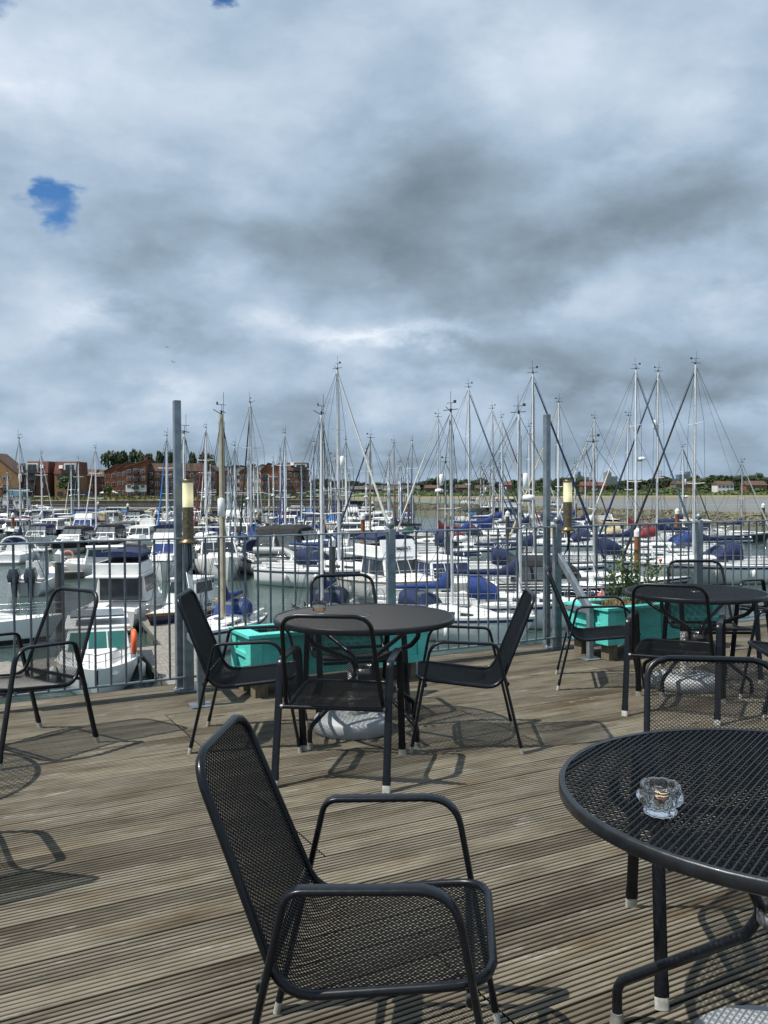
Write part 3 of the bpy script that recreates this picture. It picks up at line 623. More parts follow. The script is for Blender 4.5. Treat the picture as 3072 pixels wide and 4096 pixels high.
def mud_mat():
    m=mat('mudflat',(.17,.16,.13),(.12,.125,.115),.02,.55,0,.2,.6,det=7,stretch=(1,3.2,1)); nt=m.node_tree; L=nt.links; b=nt.nodes['Principled BSDF']
    old=b.inputs['Base Color'].links[0].from_socket
    tc=nd(nt,'ShaderNodeTexCoord'); sp=nd(nt,'ShaderNodeSeparateXYZ'); L.new(tc.outputs['Object'],sp.inputs[0])
    # green weed in the west, wet pools along the near edge
    mp=nd(nt,'ShaderNodeMapping'); mp.inputs['Scale'].default_value=(.012,.05,1); L.new(tc.outputs['Object'],mp.inputs[0])
    n=nd(nt,'ShaderNodeTexNoise'); n.inputs['Scale'].default_value=1.; n.inputs['Detail'].default_value=7; n.inputs['Roughness'].default_value=.62; L.new(mp.outputs[0],n.inputs['Vector'])
    a=nd(nt,'ShaderNodeMath',operation='MULTIPLY_ADD'); a.inputs[1].default_value=-.004; a.inputs[2].default_value=.20; L.new(sp.outputs[0],a.inputs[0])
    s=nd(nt,'ShaderNodeMath',operation='ADD'); L.new(a.outputs[0],s.inputs[0]); L.new(n.outputs[0],s.inputs[1])
    r=nd(nt,'ShaderNodeValToRGB'); r.color_ramp.elements[0].position=.5; r.color_ramp.elements[1].position=.66; L.new(s.outputs[0],r.inputs[0])
    x=nd(nt,'ShaderNodeMix',data_type='RGBA'); L.new(r.outputs[0],x.inputs[0]); L.new(old,x.inputs[6]); x.inputs[7].default_value=(.13,.165,.075,1)
    r2=nd(nt,'ShaderNodeValToRGB'); r2.color_ramp.elements[0].position=.50; r2.color_ramp.elements[1].position=.56; L.new(n.outputs[0],r2.inputs[0])
    rr=nd(nt,'ShaderNodeMapRange'); rr.inputs[3].default_value=.6; rr.inputs[4].default_value=.22; L.new(r2.outputs[0],rr.inputs[0]); L.new(rr.outputs[0],b.inputs['Roughness'])
    L.new(x.outputs[2],b.inputs['Base Color']); return m
Ba=Vector((D(1380,2012,300).x,300,0)); Bb=Vector((D(3072,2062,138).x,138,0)); bu=(Bb-Ba).normalized(); bn=Vector((-bu.y,bu.x,0))
if bn.y<0: bn=-bn
Bc=Bb+bu*60
MUDZ=-4.65
def P2(v): return (v.x,v.y)
sheet('mudflat',[P2(Ba+bn*4-bu*20),P2(Bc+bn*4),(420,200),(420,560),(-260,560),(-260,330)],MUDZ,mud_mat())
CHAN=mat('shallow_channel_water',(.10,.12,.125),(.08,.1,.105),.3,.12,0,.1,1.5)
sheet('channel_water',[P2(Ba+bn*8+bu*40),P2(Bc+bn*7),(Bc.x+12,Bc.y+34),P2(Ba+bn*52+bu*60),P2(Ba+bn*22+bu*20)],MUDZ+.02,CHAN)
GRASSM=mat('marsh_grass',(.20,.17,.085),(.12,.12,.055),.25,.9,0,.4,2.,det=8)
STONE=mat('breakwater_stone',(.30,.27,.21),(.09,.08,.06),1.4,.9,0,.9,2.5,det=8,thr=(.38,.6))
WEED=mat('weedy_mud_slope',(.10,.095,.055),(.055,.062,.032),.35,.75,0,.6,2.,det=8,stretch=(1,1,1))
# breakwater bank: stones, marsh top and weedy slope as one terrain strip, real relief
V=[];Q=[];n=190; Lb=(Bc-Ba).length+20
prof=[(-24,-5.6),(-17,-5.05),(-9,-4.75),(-4,-4.5),(-2.4,-3.8),(-1.0,-3.05)]
for i in range(n+1):
    p=Ba-bu*20+bu*Lb*i/n; z0=-3.1+.35*(1-i/n)*-1+.35
    for a,z in prof:
        q=p+bn*(a+random.uniform(-.8,.8)*(.4 if a>-5 else 1)); V.append((q.x,q.y,z+random.uniform(-.16,.16)))
m_=len(prof)
for i in range(n):
    for k in range(m_-1): Q.append((i*m_+k,(i+1)*m_+k,(i+1)*m_+k+1,i*m_+k+1))
npmesh('mud_bank',V,Q,WEED); tag(bpy.data.objects['mud_bank'],kind='structure')
mb=MB()
for i in range(5200):
    u=random.random(); p=Ba-bu*18+bu*Lb*u; a=random.uniform(-4.2,.1); z=-4.55+ (a+4.2)/4.3*1.62+random.uniform(-.1,.25); s=random.uniform(.13,.36); q=p+bn*a
    r=[Vector((random.uniform(-1,1),random.uniform(-1,1),random.uniform(-.7,.9))).normalized()*s*random.uniform(.75,1.2) for _ in range(0)]
    pts=[Vector((sx*s*random.uniform(.6,1),sy*s*random.uniform(.6,1),sz*s*random.uniform(.45,.8))) for sz in (-1,1) for sx,sy in ((-1,-1),(1,-1),(1,1),(-1,1))]
    mb.add([(q.x+v.x,q.y+v.y,z+v.z) for v in pts],[(3,2,1,0),(4,5,6,7),(0,1,5,4),(1,2,6,5),(2,3,7,6),(3,0,4,7)])
tag(mb.build('breakwater_stones',STONE),'rough pale stones forming the breakwater between marina and mudflat','stones',kind='stuff')
V=[];Q=[];rows=6
for i in range(n+1):
    p=Ba-bu*20+bu*Lb*i/n
    for k in range(rows):
        q=p+bn*(-.9+k*1.5+random.uniform(-.3,.3)); zz=(-3.0,-2.85,-2.9,-3.2,-3.9,-4.9)[k]+random.uniform(-.12,.12); V.append((q.x,q.y,zz))
for i in range(n):
    for k in range(rows-1): Q.append((i*rows+k,(i+1)*rows+k,(i+1)*rows+k+1,i*rows+k+1))
npmesh('marsh_bank',V,Q,GRASSM); tag(bpy.data.objects['marsh_bank'],kind='structure')
mb=MB()
for i in range(9000):
    u=random.random(); q=Ba-bu*18+bu*Lb*u+bn*random.uniform(-.6,5.2); s=random.uniform(.15,.4); a=random.uniform(0,pi); dx,dy=math.cos(a)*s*.5,math.sin(a)*s*.5; z=-2.95+random.uniform(-.25,0)
    mb.add([(q.x-dx,q.y-dy,z),(q.x+dx,q.y+dy,z),(q.x+dx*.2+random.uniform(-.1,.1),q.y+dy*.2,z+s)],[(0,1,2)])
tag(mb.build('bank_grass',mat('dry_marsh_grass',(.25,.21,.10),(.13,.135,.055),.4,.9)),'dry marsh grass along the top of the breakwater','grass',kind='stuff')
# far shore and land to the horizon
SAND=mat('shore_sand',(.25,.19,.12),(.16,.14,.07),.03,.9,det=8,stretch=(1,4,1))
LAND=mat('field_grass',(.14,.15,.06),(.08,.10,.035),.02,.95,det=8,stretch=(1,3,1))
mb=MB()
V=[(-300,515,-4.7),(430,515,-4.7),(440,545,-3.6),(-310,545,-3.6)]
mb.add(V,[(0,1,2,3)]); tag(mb.build('far_beach',SAND),kind='structure')
mb=MB(); mb.add([(-310,544,-3.58),(440,544,-3.58),(470,600,-2.7),(-320,600,-2.7),(7000,9000,-2.6),(-7000,9000,-2.6)],[(0,1,2,3),(3,2,4,5)]); tag(mb.build('ground',LAND),kind='structure')
# near left land behind the quay
QY=209.
LZ=-.55
sheet('quay_bank_ground',[(-260,228),(D(1310,1990,230).x+3,228),(D(1310,1990,230).x+12,330),(-260,600)],LZ,LAND)
CON=mat('quay_concrete',(.27,.255,.225),(.15,.14,.12),.5,.85,0,.4,3.,det=8,stretch=(1,1,2))
WALLM=mat('old_brick_wall',(.075,.062,.048),(.035,.032,.026),.8,.9,0,.4,4.,det=8)
xr=D(1330,2040,212).x
mb=MB(); mb.box((-200,QY,-3.75),(xr,QY+13,-3.05)); o=mb.build('quay_deck',CON); tag(o,'long grey concrete quay deck standing on dark piles along the left shore','quay')
mb=MB(); mb.box((-200,QY+13.01,-6),(xr,QY+14.2,-1.35)); o=mb.build('retaining_wall',WALLM); tag(o,'dark old brick retaining wall behind the quay walkway','wall')
V=[];Q=[]
for i in range(120):
    x=-200+(xr+200)*i/119
    V+= [(x,QY+14.1,-1.4+random.uniform(-.05,.05)),(x,QY+16,-1.0+random.uniform(-.2,.3)),(x,QY+20,-.5+random.uniform(-.1,.25))]
for i in range(119): Q+=[(i*3,i*3+3,i*3+4,i*3+1),(i*3+1,i*3+4,i*3+5,i*3+2)]
npmesh('bank_slope',V,Q,GRASSM); tag(bpy.data.objects['bank_slope'],kind='structure')
mb=MB()
for i in range(2600):
    x=random.uniform(-105,xr); y=random.uniform(QY+14.4,QY+19); s=random.uniform(.2,.75); z=-1.15+(y-QY-14.4)*.13; a=random.uniform(0,pi); dx,dy=math.cos(a)*.3,math.sin(a)*.3
    mb.add([(x-dx,y-dy,z),(x+dx,y+dy,z),(x+random.uniform(-.2,.2),y,z+s)],[(0,1,2)])
tag(mb.build('bank_weeds',mat('bank_weeds_leaf',(.19,.18,.07),(.07,.09,.03),.5,.9)),'tall yellowing weeds on the bank above the quay wall','weeds',kind='stuff')
for i in range(52):
    x=-100+i*(xr+100)/52
    mb=MB().tube([(0,0,-7),(0,0,-3.76)],.22,8); o=mb.build('quay_pile',mat('dark_pile',(.04,.038,.033),(.02,.02,.018),2,.8)); o.location=(x,QY+.6,0)
    tag(o,'dark timber pile carrying the front edge of the quay deck','pile','piles under the quay deck')
mb=MB().box((-200,QY+1.2,-7),(xr,QY+12.9,-3.76)); tag(mb.build('quay_shade_block',mat('quay_shadow_wall',(.022,.02,.018),None,1,.9)),kind='structure')  # near-black block added as the shade between the piles under the deck
rl=thing('quay_railing','thin grey metal railing along the quay walkway','railing',(0,0,0))
mb=MB()
for z in (-2.05,-2.5): mb.tube([(-110,QY+.5,z),(xr,QY+.5,z)],.035,5)
mb.build('rail_tubes',GALV,rl)
for i in range(70):
    x=-110+i*(xr+110)/70; MB().tube([(x,QY+.5,-3.05),(x,QY+.5,-2.05)],.035,5).build('stanchion',GALV,rl)
for px,lb in ((12,'pile with an H sign'),):
    p=D(px,2020,QY-2); o=thing('mooring_sign','small dark sign with a white letter H on the quay edge','sign',(p.x,QY-1,0))
    MB().box((-.9,-.03,-3.2),(.5,.03,-2.2)).build('sign_board',mat('sign_dark',(.03,.035,.05),None,5,.5),o)
    text('H',.9,mat('white_lettering',(.8,.8,.8),(.75,.75,.75),3,.6),o,Matrix.Translation((-.2,-.04,-2.7))@Matrix.Rotation(pi/2,4,'X'))
    MB().tube([(-.2,.08,-5.9),(-.2,.08,-2.0)],.1,8).build('sign_post',GALV,o)
# gangway at the right end of the quay
o=thing('gangway','sloping grey gangway with handrails from the quay end to the pontoons','gangway',(xr,QY+1,0))
mb=MB(); Lg=14
mb.hexa([(0,0,-3.3),(Lg,0,-5.0),(Lg,1.6,-5.0),(0,1.6,-3.3)],[(0,0,-3.1),(Lg,0,-4.8),(Lg,1.6,-4.8),(0,1.6,-3.1)]); mb.build('walkway',CON,o)
for y in (0,1.6):
    mb=MB(); mb.tube([(0,y,-2.0),(Lg,y,-3.7)],.05,5).tube([(0,y,-2.55),(Lg,y,-4.25)],.03,5)
    for k in range(12): x=Lg*k/11; mb.tube([(x,y,-3.1-1.7*k/11),(x,y,-2.0-1.7*k/11)],.03,4)
    mb.build('handrail',GALV,o)
# ---------------------------------------------------------------- windows, houses
GLS=mat('dark_window_glass',(.035,.045,.055),(.02,.025,.03),3,.12,0,spec=.6)
WHT=mat('white_paint',(.72,.72,.70),(.60,.60,.58),.8,.6)
def brick(name,c,c2): return mat(name,c,c2,1.1,.9,0,.3,12.,det=9,thr=(.3,.7))
BR={'tan':brick('tan_brick',(.28,.165,.075),(.21,.12,.055)),'red':brick('red_brick',(.235,.085,.042),(.165,.058,.03)),'brown':brick('brown_brick',(.165,.072,.04),(.115,.05,.03)),
'white':WHT,'dark':mat('dark_slate_cladding',(.05,.048,.047),(.03,.03,.03),1,.7),'orange':brick('orange_brick',(.30,.11,.045),(.22,.08,.035)),'grey':mat('grey_render',(.25,.26,.27),(.19,.2,.21),.5,.8)}
TILE=mat('red_roof_tiles',(.17,.062,.042),(.11,.042,.03),1.2,.85,0,.5,9.,det=8)
TILEB=mat('brown_roof_tiles',(.11,.065,.045),(.065,.042,.03),1.2,.85,0,.5,9.,det=8)
SLATE=mat('grey_roof_slate',(.12,.105,.1),(.075,.068,.065),1.,.8,0,.3,8.)
def window(b,x,z,w,h,y=0.,frame=True,mw=None):
    f=MB(); t=.055; f.box((x-w/2-t,y-.06,z-h/2-t),(x+w/2+t,y-.002,z+h/2+t)); fo=f.build('window',mw or WHT,b)
    g=MB(); g.box((x-w/2,y-.075,z-h/2),(x-.03,y-.061,z+h/2)); g.box((x+.03,y-.075,z-h/2),(x+w/2,y-.061,z+h/2)); g.build('pane',GLS,fo)
def house(lb,px0,px1,ytop,yeave,ybase,d,wallc,roof='mansard',rm=TILE,cols=3,floors=3,balc=(),depth=9,name='apartment_house',white=None,grp=None,cat='house',mw=None,parapet=None,chim=False):
    a=D(px0,ybase,d); b_=D(px1,ybase,d); top=D(px0,ytop,d).z; eave=D(px0,yeave,d).z; z0=-.7 if d<400 else -3.0
    o=thing(name,lb,cat,(a.x,d,0),0,grp); wd=b_.x-a.x
    h=MB(); m=BR[wallc]
    if roof=='mansard':
        h.box((0,0,z0),(wd,depth,eave)); h.build('wall',m,o)
        MB().hexa([(-.15,-.15,eave),(wd+.15,-.15,eave),(wd+.15,depth,eave),(-.15,depth,eave)],[(0,.9,top),(wd,.9,top),(wd,depth,top),(0,depth,top)]).build('roof',rm,o)
    elif roof=='gable':   # gable end faces the camera
        vs=[(0,0,z0),(wd,0,z0),(wd,0,eave),(wd/2,0,top),(0,0,eave)]; vs2=[(x,depth,z) for x,y,z in vs]
        h.add(vs+vs2,[(0,1,2,3,4),(9,8,7,6,5),(0,5,6,1),(1,6,7,2),(4,9,5,0)]); h.build('wall',m,o)
        r=MB(); e=.25
        for (x1,x2) in ((-e,wd/2),(wd+e,wd/2)):
            za=eave-e*.6; r.hexa([(x1,-e,za),(x2,-e,top+.02),(x2,depth,top+.02),(x1,depth,za)],[(x1,-e,za+.22),(x2,-e,top+.25),(x2,depth,top+.25),(x1,depth,za+.22)])
        r.build('roof',rm,o)
    elif roof in('shedL','shedR'):  # single slope, low side left or right
        zl,zr=(eave,top) if roof=='shedL' else (top,eave)
        vs=[(0,0,z0),(wd,0,z0),(wd,0,zr),(0,0,zl)]; vs2=[(x,depth,z) for x,y,z in vs]
        h.add(vs+vs2,[(0,1,2,3),(7,6,5,4),(0,4,5,1),(1,5,6,2),(3,7,4,0)]); h.build('wall',m,o)
        MB().hexa([(-.2,-.25,zl),(wd+.2,-.25,zr),(wd+.2,depth,zr),(-.2,depth,zl)],[(-.2,-.25,zl+.25),(wd+.2,-.25,zr+.25),(wd+.2,depth,zr+.25),(-.2,depth,zl+.25)]).build('roof',rm,o)
    elif roof=='long':    # ridge parallel to the picture
        h.box((0,0,z0),(wd,depth,eave)); h.build('wall',m,o)
        r=MB(); vs=[(-.4,-.5,eave-.1),(wd+.4,-.5,eave-.1),(wd+.4,depth+.5,eave-.1),(-.4,depth+.5,eave-.1),(-.1,depth/2,top),(wd+.1,depth/2,top)]
        r.add(vs,[(0,1,5,4),(2,3,4,5),(3,0,4),(1,2,5),(3,2,1,0)]); r.build('roof',rm,o)
    if white:
        MB().box((white[0]*wd,-.06,white[2]),(white[1]*wd,-.001,white[3])).build('white_panel',WHT,o)
    fh=(eave-z0)/floors if roof!='gable' else (eave-z0)/floors
    for f in range(floors):
        zc=z0+fh*(f+.55)
        for c_ in range(cols):
            x=wd*(c_+.5)/cols; ww=min(wd/cols*.5,1.5)
            if c_ in balc:
                window(o,x,zc-.05,min(wd/cols*.62,2.3),fh*.66,-.001 if not white else -.06,mw=mw)
                bl=MB().box((x-wd/cols*.42,-1.2,zc-fh*.42),(x+wd/cols*.42,-.09,zc-fh*.36)).box((x-wd/cols*.42,-1.2,zc-fh*.355),(x+wd/cols*.42,-1.16,zc-fh*.02)).box((x-wd/cols*.42,-1.155,zc-fh*.355),(x-wd/cols*.42+.04,-.09,zc-fh*.02)).box((x+wd/cols*.42-.04,-1.155,zc-fh*.355),(x+wd/cols*.42,-.09,zc-fh*.02))
                bl.build('balcony',BALM,o)
            else: window(o,x,zc,ww,fh*.42,0 if not white else -.06,mw=mw)
    if roof=='mansard' and top-eave>2.2:
        dx=wd*.28 if balc and 0 in balc else wd*.72
        mb=MB().box((dx-1.6,-.1,eave+.3),(dx+1.6,1.2,top-.5)); dm=mb.build('dormer',WHT,o); window(dm,dx,(eave+top)/2-.1,2.3,(top-eave)*.55,-.101,mw=WHT)
        MB().box((dx-1.9,-1.3,eave-.05),(dx+1.9,-.16,eave+.05)).box((dx-1.9,-1.3,eave+.051),(dx+1.9,-1.25,eave+1.)).build('balcony',BALM,o)
        MB().hexa([(wd-dx-.5,.05,eave+1.4),(wd-dx+.5,.05,eave+1.4),(wd-dx+.5,.6,eave+1.4),(wd-dx-.5,.6,eave+1.4)],[(wd-dx-.5,.3,eave+2.3),(wd-dx+.5,.3,eave+2.3),(wd-dx+.5,.8,eave+2.3),(wd-dx-.5,.8,eave+2.3)]).build('skylight',WHT,o)
    if chim: MB().box((wd*.7,depth*.45,top-.6),(wd*.7+.8,depth*.45+.8,top+1.)).build('chimney',m,o)
    return o
BALM=mat('dark_balcony',(.03,.03,.032),None,2,.6)
g='brick apartment houses along the quay'
house('tan brick gable end of an apartment block at the far left',-130,75,1815,1900,1965,234,'tan','gable',TILEB,2,3,grp=g)
house('white rendered block with black roof edge beside the tan gable',72,106,1853,1856,1972,238,'white','mansard',BR['dark'],2,4,grp=g,mw=BR['dark'])
house('brown brick block with red mansard roof and balconies, third from left',107,191,1845,1893,1976,235,'brown','mansard',TILE,2,3,(0,),grp=g,mw=BR['dark'])
house('dark slate link block with a low white wall',192,219,1858,1862,1976,240,'dark','shedR',BR['dark'],1,3,grp=g,white=(.0,.9,-.7,2.2))
house('tan brick block with red mansard roof behind the round green tree',219,305,1846,1895,1976,235,'tan','mansard',TILE,2,3,(1,),grp=g,mw=BR['dark'])
house('low orange brick terrace with brown roof behind the parked dark car',305,372,1875,1902,1976,252,'orange','long',TILEB,3,3,(1,),grp=g,mw=WHT)
house('lower brick terrace with dark upper storey between terrace and gabled houses',372,425,1877,1905,1976,253,'red','long',TILEB,3,3,(2,),grp=g,mw=WHT)
house('red brick house with a single sloped roof left of the big gable',418,468,1858,1888,1978,246,'red','shedL',TILEB,2,3,grp=g,mw=WHT)
house('narrow brick house stepping up towards the big gable house',468,505,1850,1880,1980,242,'brown','shedL',TILEB,2,3,grp=g,mw=WHT)
house('tall brick house with steep sloped roof and a white band over its terrace',503,586,1842,1872,1985,234,'brown','shedL',TILE,3,4,(1,),grp=g,white=(.0,1,.85,2.6),mw=WHT,chim=True)
house('brown roofed apartment block with balconies left of the lamp post',588,700,1853,1885,1985,236,'brown','mansard',TILEB,4,3,(0,2),grp=g)
house('brown roofed apartment block with balconies right of the lamp post',700,812,1853,1885,1985,237,'brown','mansard',TILEB,4,3,(1,3),grp=g)
house('dark brick gabled house right of the lamp post',812,866,1862,1885,1985,240,'brown','gable',TILEB,2,3,grp=g)
ws=[(866,896,'white'),(896,932,'red'),(930,960,'white'),(958,1003,'red'),(1000,1046,'white'),(1044,1070,'red')]
for i,(a,b_,c_) in enumerate(ws):
    house('%s house with shed roof, number %s from left in the sawtooth row'%({'white':'white','red':'brick'}[c_],('one','two','three','four','five','six')[i]),a,b_,1868-(i%2)*4-i*2,1898-i*2,1985,244-i,c_,'shedL',TILEB,2,3,grp=g,mw=BR['dark'] if c_=='white' else WHT)
house('broad orange brown brick house with slanted roof at the end of the sawtooth row',1046,1116,1856,1893,1985,234,'orange','shedL',TILEB,2,3,(0,),grp=g,mw=WHT)
house('white slant-fronted link beside the last brick block',1116,1148,1893,1925,1985,240,'white','shedL',SLATE,1,2,grp=g)
house('last brick block with dark roof and side balconies before the trees',1148,1225,1850,1883,1985,236,'brown','mansard',TILEB,3,3,(2,),grp=g,mw=WHT)
# portacabin, shed and parked cars near the quay
p=D(0,2020,QY+7); q=D(101,2020,QY+7)
o=thing('quay_cabin','long low white cabin with two doors on the quay at far left','cabin',(p.x-6,QY+7,0)); wd=q.x-p.x+6
MB().box((0,0,-3.05),(wd,3.6,-.55)).build('wall',WHT,o); MB().box((-.15,-.15,-.549),(wd+.15,3.7,-.38)).build('roof',BR['grey'],o)
for x in (8.2,11.8): MB().box((x,-.05,-3.0),(x+.95,-.001,-.9)).build('door',GLS,o)
for x in (6.2,10.2): window(o,x,-1.6,.8,.6)
def car(lb,px,py,d,ln,bodym,rz=0.,van=False):
    p=D(px,py,d); o=thing('parked_van' if van else 'parked_car',lb,'van' if van else 'car',(p.x,d,LZ),rz); h=2.1 if van else 1.45
    ys=.9; b=MB()
    prof=[(-ln/2,.35),(-ln/2+.05,.85),(-ln/2+.9,.95),(-ln/2+1.5,h),(ln/2-.6,h-.02),(ln/2-.05,.95),(ln/2,.4)]
    secs=[[(x,y*(.86 if z>1. else 1),z) for x,z in prof] for y in (-ys,ys)]
    b.loft(secs,closed=True,caps=True,sm=False).build('body',bodym,o)
    MB().hexa([(-ln/2+1.15,-.9,1.0),(ln/2-.5,-.9,1.0),(ln/2-.5,-.8,1.0),(-ln/2+1.15,-.8,1.0)],[(-ln/2+1.55,-.82,h-.12),(ln/2-.75,-.82,h-.12),(ln/2-.75,-.7,h-.12),(-ln/2+1.55,-.7,h-.12)]).build('side_window',GLS,o)
    for x in (-ln/2+.85,ln/2-.85):
        w_=MB().tube([(x,-.93,.32),(x,-.72,.32)],.32,14).build('wheel',mat('tyre_rubber',(.02,.02,.02),None,5,.8),o)
    return o
car('white van parked by the shed at the far left',32,1962,232,4.9,WHT,0,True)
car('dark blue hatchback parked in front of the orange brick terrace',343,1970,232,4.0,mat('dark_blue_car_paint',(.02,.03,.06),None,2,.25,coat=.5))
p=D(62,1970,231); o=thing('pale_blue_shed','pale blue flat-roofed shed beside the white van','shed',(p.x-1.8,231,0)); MB().box((0,0,LZ),(3.9,3,LZ+2.4)).build('wall',mat('pale_blue_boards',(.2,.34,.42),None,3,.7),o); MB().box((-.1,-.1,LZ+2.401),(4,3.1,LZ+2.5)).build('roof',SLATE,o)
p=D(0,1965,230); o=thing('brick_shed','low brown brick garage at the left edge beside the white van','garage',(p.x-6,230,0)); MB().box((0,0,LZ),(6.4,3,LZ+2.7)).build('wall',BR['red'],o); MB().box((-.1,-.1,LZ+2.701),(6.5,3.1,LZ+2.9)).build('roof',WHT,o)
o=thing('covered_canopy','small white peaked canopy on the bank left of the tall gable house','canopy',(D(435,1978,231).x,231,0)); MB().hexa([(-2.2,-1,LZ+1.1),(2.2,-1,LZ+1.1),(2.2,1,LZ+1.1),(-2.2,1,LZ+1.1)],[(-.8,-.4,LZ+1.9),(.8,-.4,LZ+1.9),(.8,.4,LZ+1.9),(-.8,.4,LZ+1.9)]).build('roof',WHT,o)
for sx in (-2,2): MB().tube([(sx,-.9,LZ),(sx,-.9,LZ+1.1)],.06,6).build('pole',GALV,o)
# ---------------------------------------------------------------- trees
def leafm(name,c,c2): return mat(name,c,c2,.35,.75,0,det=6,thr=(.38,.62))
LF=[leafm('dark_tree_leaves',(.045,.075,.022),(.02,.036,.012)),leafm('mid_tree_leaves',(.075,.115,.03),(.035,.06,.018)),leafm('light_tree_leaves',(.125,.165,.04),(.06,.09,.025)),leafm('olive_tree_leaves',(.075,.085,.035),(.04,.048,.02))]
BARK=mat('tree_bark',(.07,.055,.04),(.04,.03,.022),2,.9)
def tree_proto(nq,lobes,ls,seed,lf,trunk=.28,name='tree'):
    rg=random.Random(seed); o=thing(name,'','tree')
    V=[];Q=[]; LB=[]
    for k in range(lobes):
        a=rg.uniform(0,2*pi); h=rg.uniform(.30,.86); rr=(.34*math.sin(pi*min(max((h-.12)/.86,0),1))**.6)*rg.uniform(.3,1.)
        LB.append((Vector((rr*math.cos(a),rr*math.sin(a),h)),rg.uniform(.11,.2)))
    LB.append((Vector((0,0,.6)),.27))
    for i in range(nq):
        c,s=LB[rg.randrange(len(LB))]; d=Vector((rg.gauss(0,1),rg.gauss(0,1),rg.gauss(0,1)*.9)).normalized(); p=c+d*s*(rg.random()**.35)*rg.choice((1,1,1,1.12))
        nn=(d+Vector((rg.uniform(-1,1),rg.uniform(-1,1),rg.uniform(-1,1)))*.9).normalized(); t=nn.cross(Vector((rg.random()-.5,rg.random()-.5,rg.random()-.5))).normalized(); b=nn.cross(t); l=ls*rg.uniform(.6,1.4)
        i0=len(V); V+= [p-t*l-b*l*.6,p+t*l*.8-b*l*.7,p+t*l+b*l*.6,p-t*l*.6+b*l]; Q.append((i0,i0+1,i0+2,i0+3))
    npmesh('crown',[tuple(v) for v in V],Q,lf,o)
    t=MB().tube([(0,0,0),(.01,0,.2),(.0,.01,.5),(.01,0,.75)],[.03,.024,.016,.006],7)
    for k in range(4):
        a=k*1.6+.3; t.tube([(0,0,.22+.07*k),(.1*math.cos(a),.1*math.sin(a),.38+.07*k),(.2*math.cos(a),.2*math.sin(a),.5+.08*k)],[.014,.01,.004],5)
    t.build('trunk',BARK,o); reg(o); return o
PT=[tree_proto(1500,16,.032,10+k,LF[k%4],name=('broad_tree','round_tree','leafy_tree','olive_tree','tall_tree')[k]) for k in range(5)]
used=set()
def put_tree(k,x,y,z,h,wd,lb,grp,cat='tree'):
    o=PT[k] if k not in used else copy_tree(PT[k]); used.add(k)
    o.location=(x,y,z); o.scale=(wd,wd,h); o.rotation_euler=(0,0,random.uniform(0,6.28)); tag(o,lb,cat,grp); return o
# big poplars behind the houses
for i,(px,yt,wp,d,k,lb) in enumerate([(450,1800,72,285,0,'big dark tree rising behind the brick terrace, left of the group'),(490,1791,80,290,4,'tallest rounded tree behind the brick houses'),(545,1795,62,288,0,'dark tree behind the steep gable house, left half'),(585,1800,55,286,4,'dark tree behind the steep gable house, right half'),
  (645,1790,44,290,4,'narrow dark tree left of the tall lamp post'),(675,1795,46,292,0,'dark tree directly left of the tall lamp post'),(765,1795,38,290,4,'narrow dark tree right of the tall lamp post'),(820,1806,50,290,0,'dark tree above the gabled house right of the lamp'),(707,1843,34,284,1,'small tree top peeping over the brown roof'),(843,1825,36,288,1,'smaller green tree right of the lamp-side dark tree'),(232,1842,36,270,3,'small treetop showing between the red mansard roofs')]):
    t_=D(px,yt,d); put_tree(k,t_.x,d,LZ,(t_.z-LZ)*1.04,wp/F*d*1.6,lb,'trees behind the quay houses')
for px,yt,wp,d,k,lb in [(266,1898,100,228.5,1,'round bushy green tree in front of the tan brick block'),(432,1936,46,229,2,'low rounded bright green bush by the orange brick terrace'),(400,1980,30,228.8,2,'low bush on the bank below the orange terrace'),(468,1975,50,229,1,'dark ivy bush on the bank below the gable houses'),(290,1978,40,228.6,2,'low pale shrub right of the round green tree')]:
    t_=D(px,yt,d); put_tree(k,t_.x,d,LZ-.3,(t_.z-LZ+.3),wp/F*d*1.15,lb,None,'bush' if yt>1930 else 'tree')
# hedge in front of the right-hand houses: countless leaves
def leafmass(name,x0,x1,y,z0,hf,ls,nq,m,lb,cat,dep=2.5):
    V=[];Q=[]
    for i in range(nq):
        x=random.uniform(x0,x1); h=hf(x); yy=y+random.uniform(-dep,dep); z=z0+h*random.random()**.6*(1-.35*abs((yy-y)/dep)); l=ls*random.uniform(.6,1.4)
        t=Vector((random.uniform(-1,1),random.uniform(-1,1),random.uniform(-.6,.6))).normalized(); b=t.cross(Vector((random.uniform(-.5,.5),-1,random.uniform(-.2,1)))).normalized(); p=Vector((x,yy,z)); i0=len(V)
        V+= [p-t*l-b*l*.6,p+t*l*.8-b*l*.7,p+t*l+b*l*.6,p-t*l*.6+b*l]; Q.append((i0,i0+1,i0+2,i0+3))
    o=npmesh(name,[tuple(v) for v in V],Q,m); tag(o,lb,cat,kind='stuff'); return o
hx0=D(975,1985,224).x; hx1=D(1310,1985,224).x
leafmass('quay_hedge',hx0,hx1,225.5,-1.4,lambda x:1.6+.3*math.sin(x*.9),.16,9000,LF[1],'dense green hedge on the quay bank right of the houses','hedge',1.)
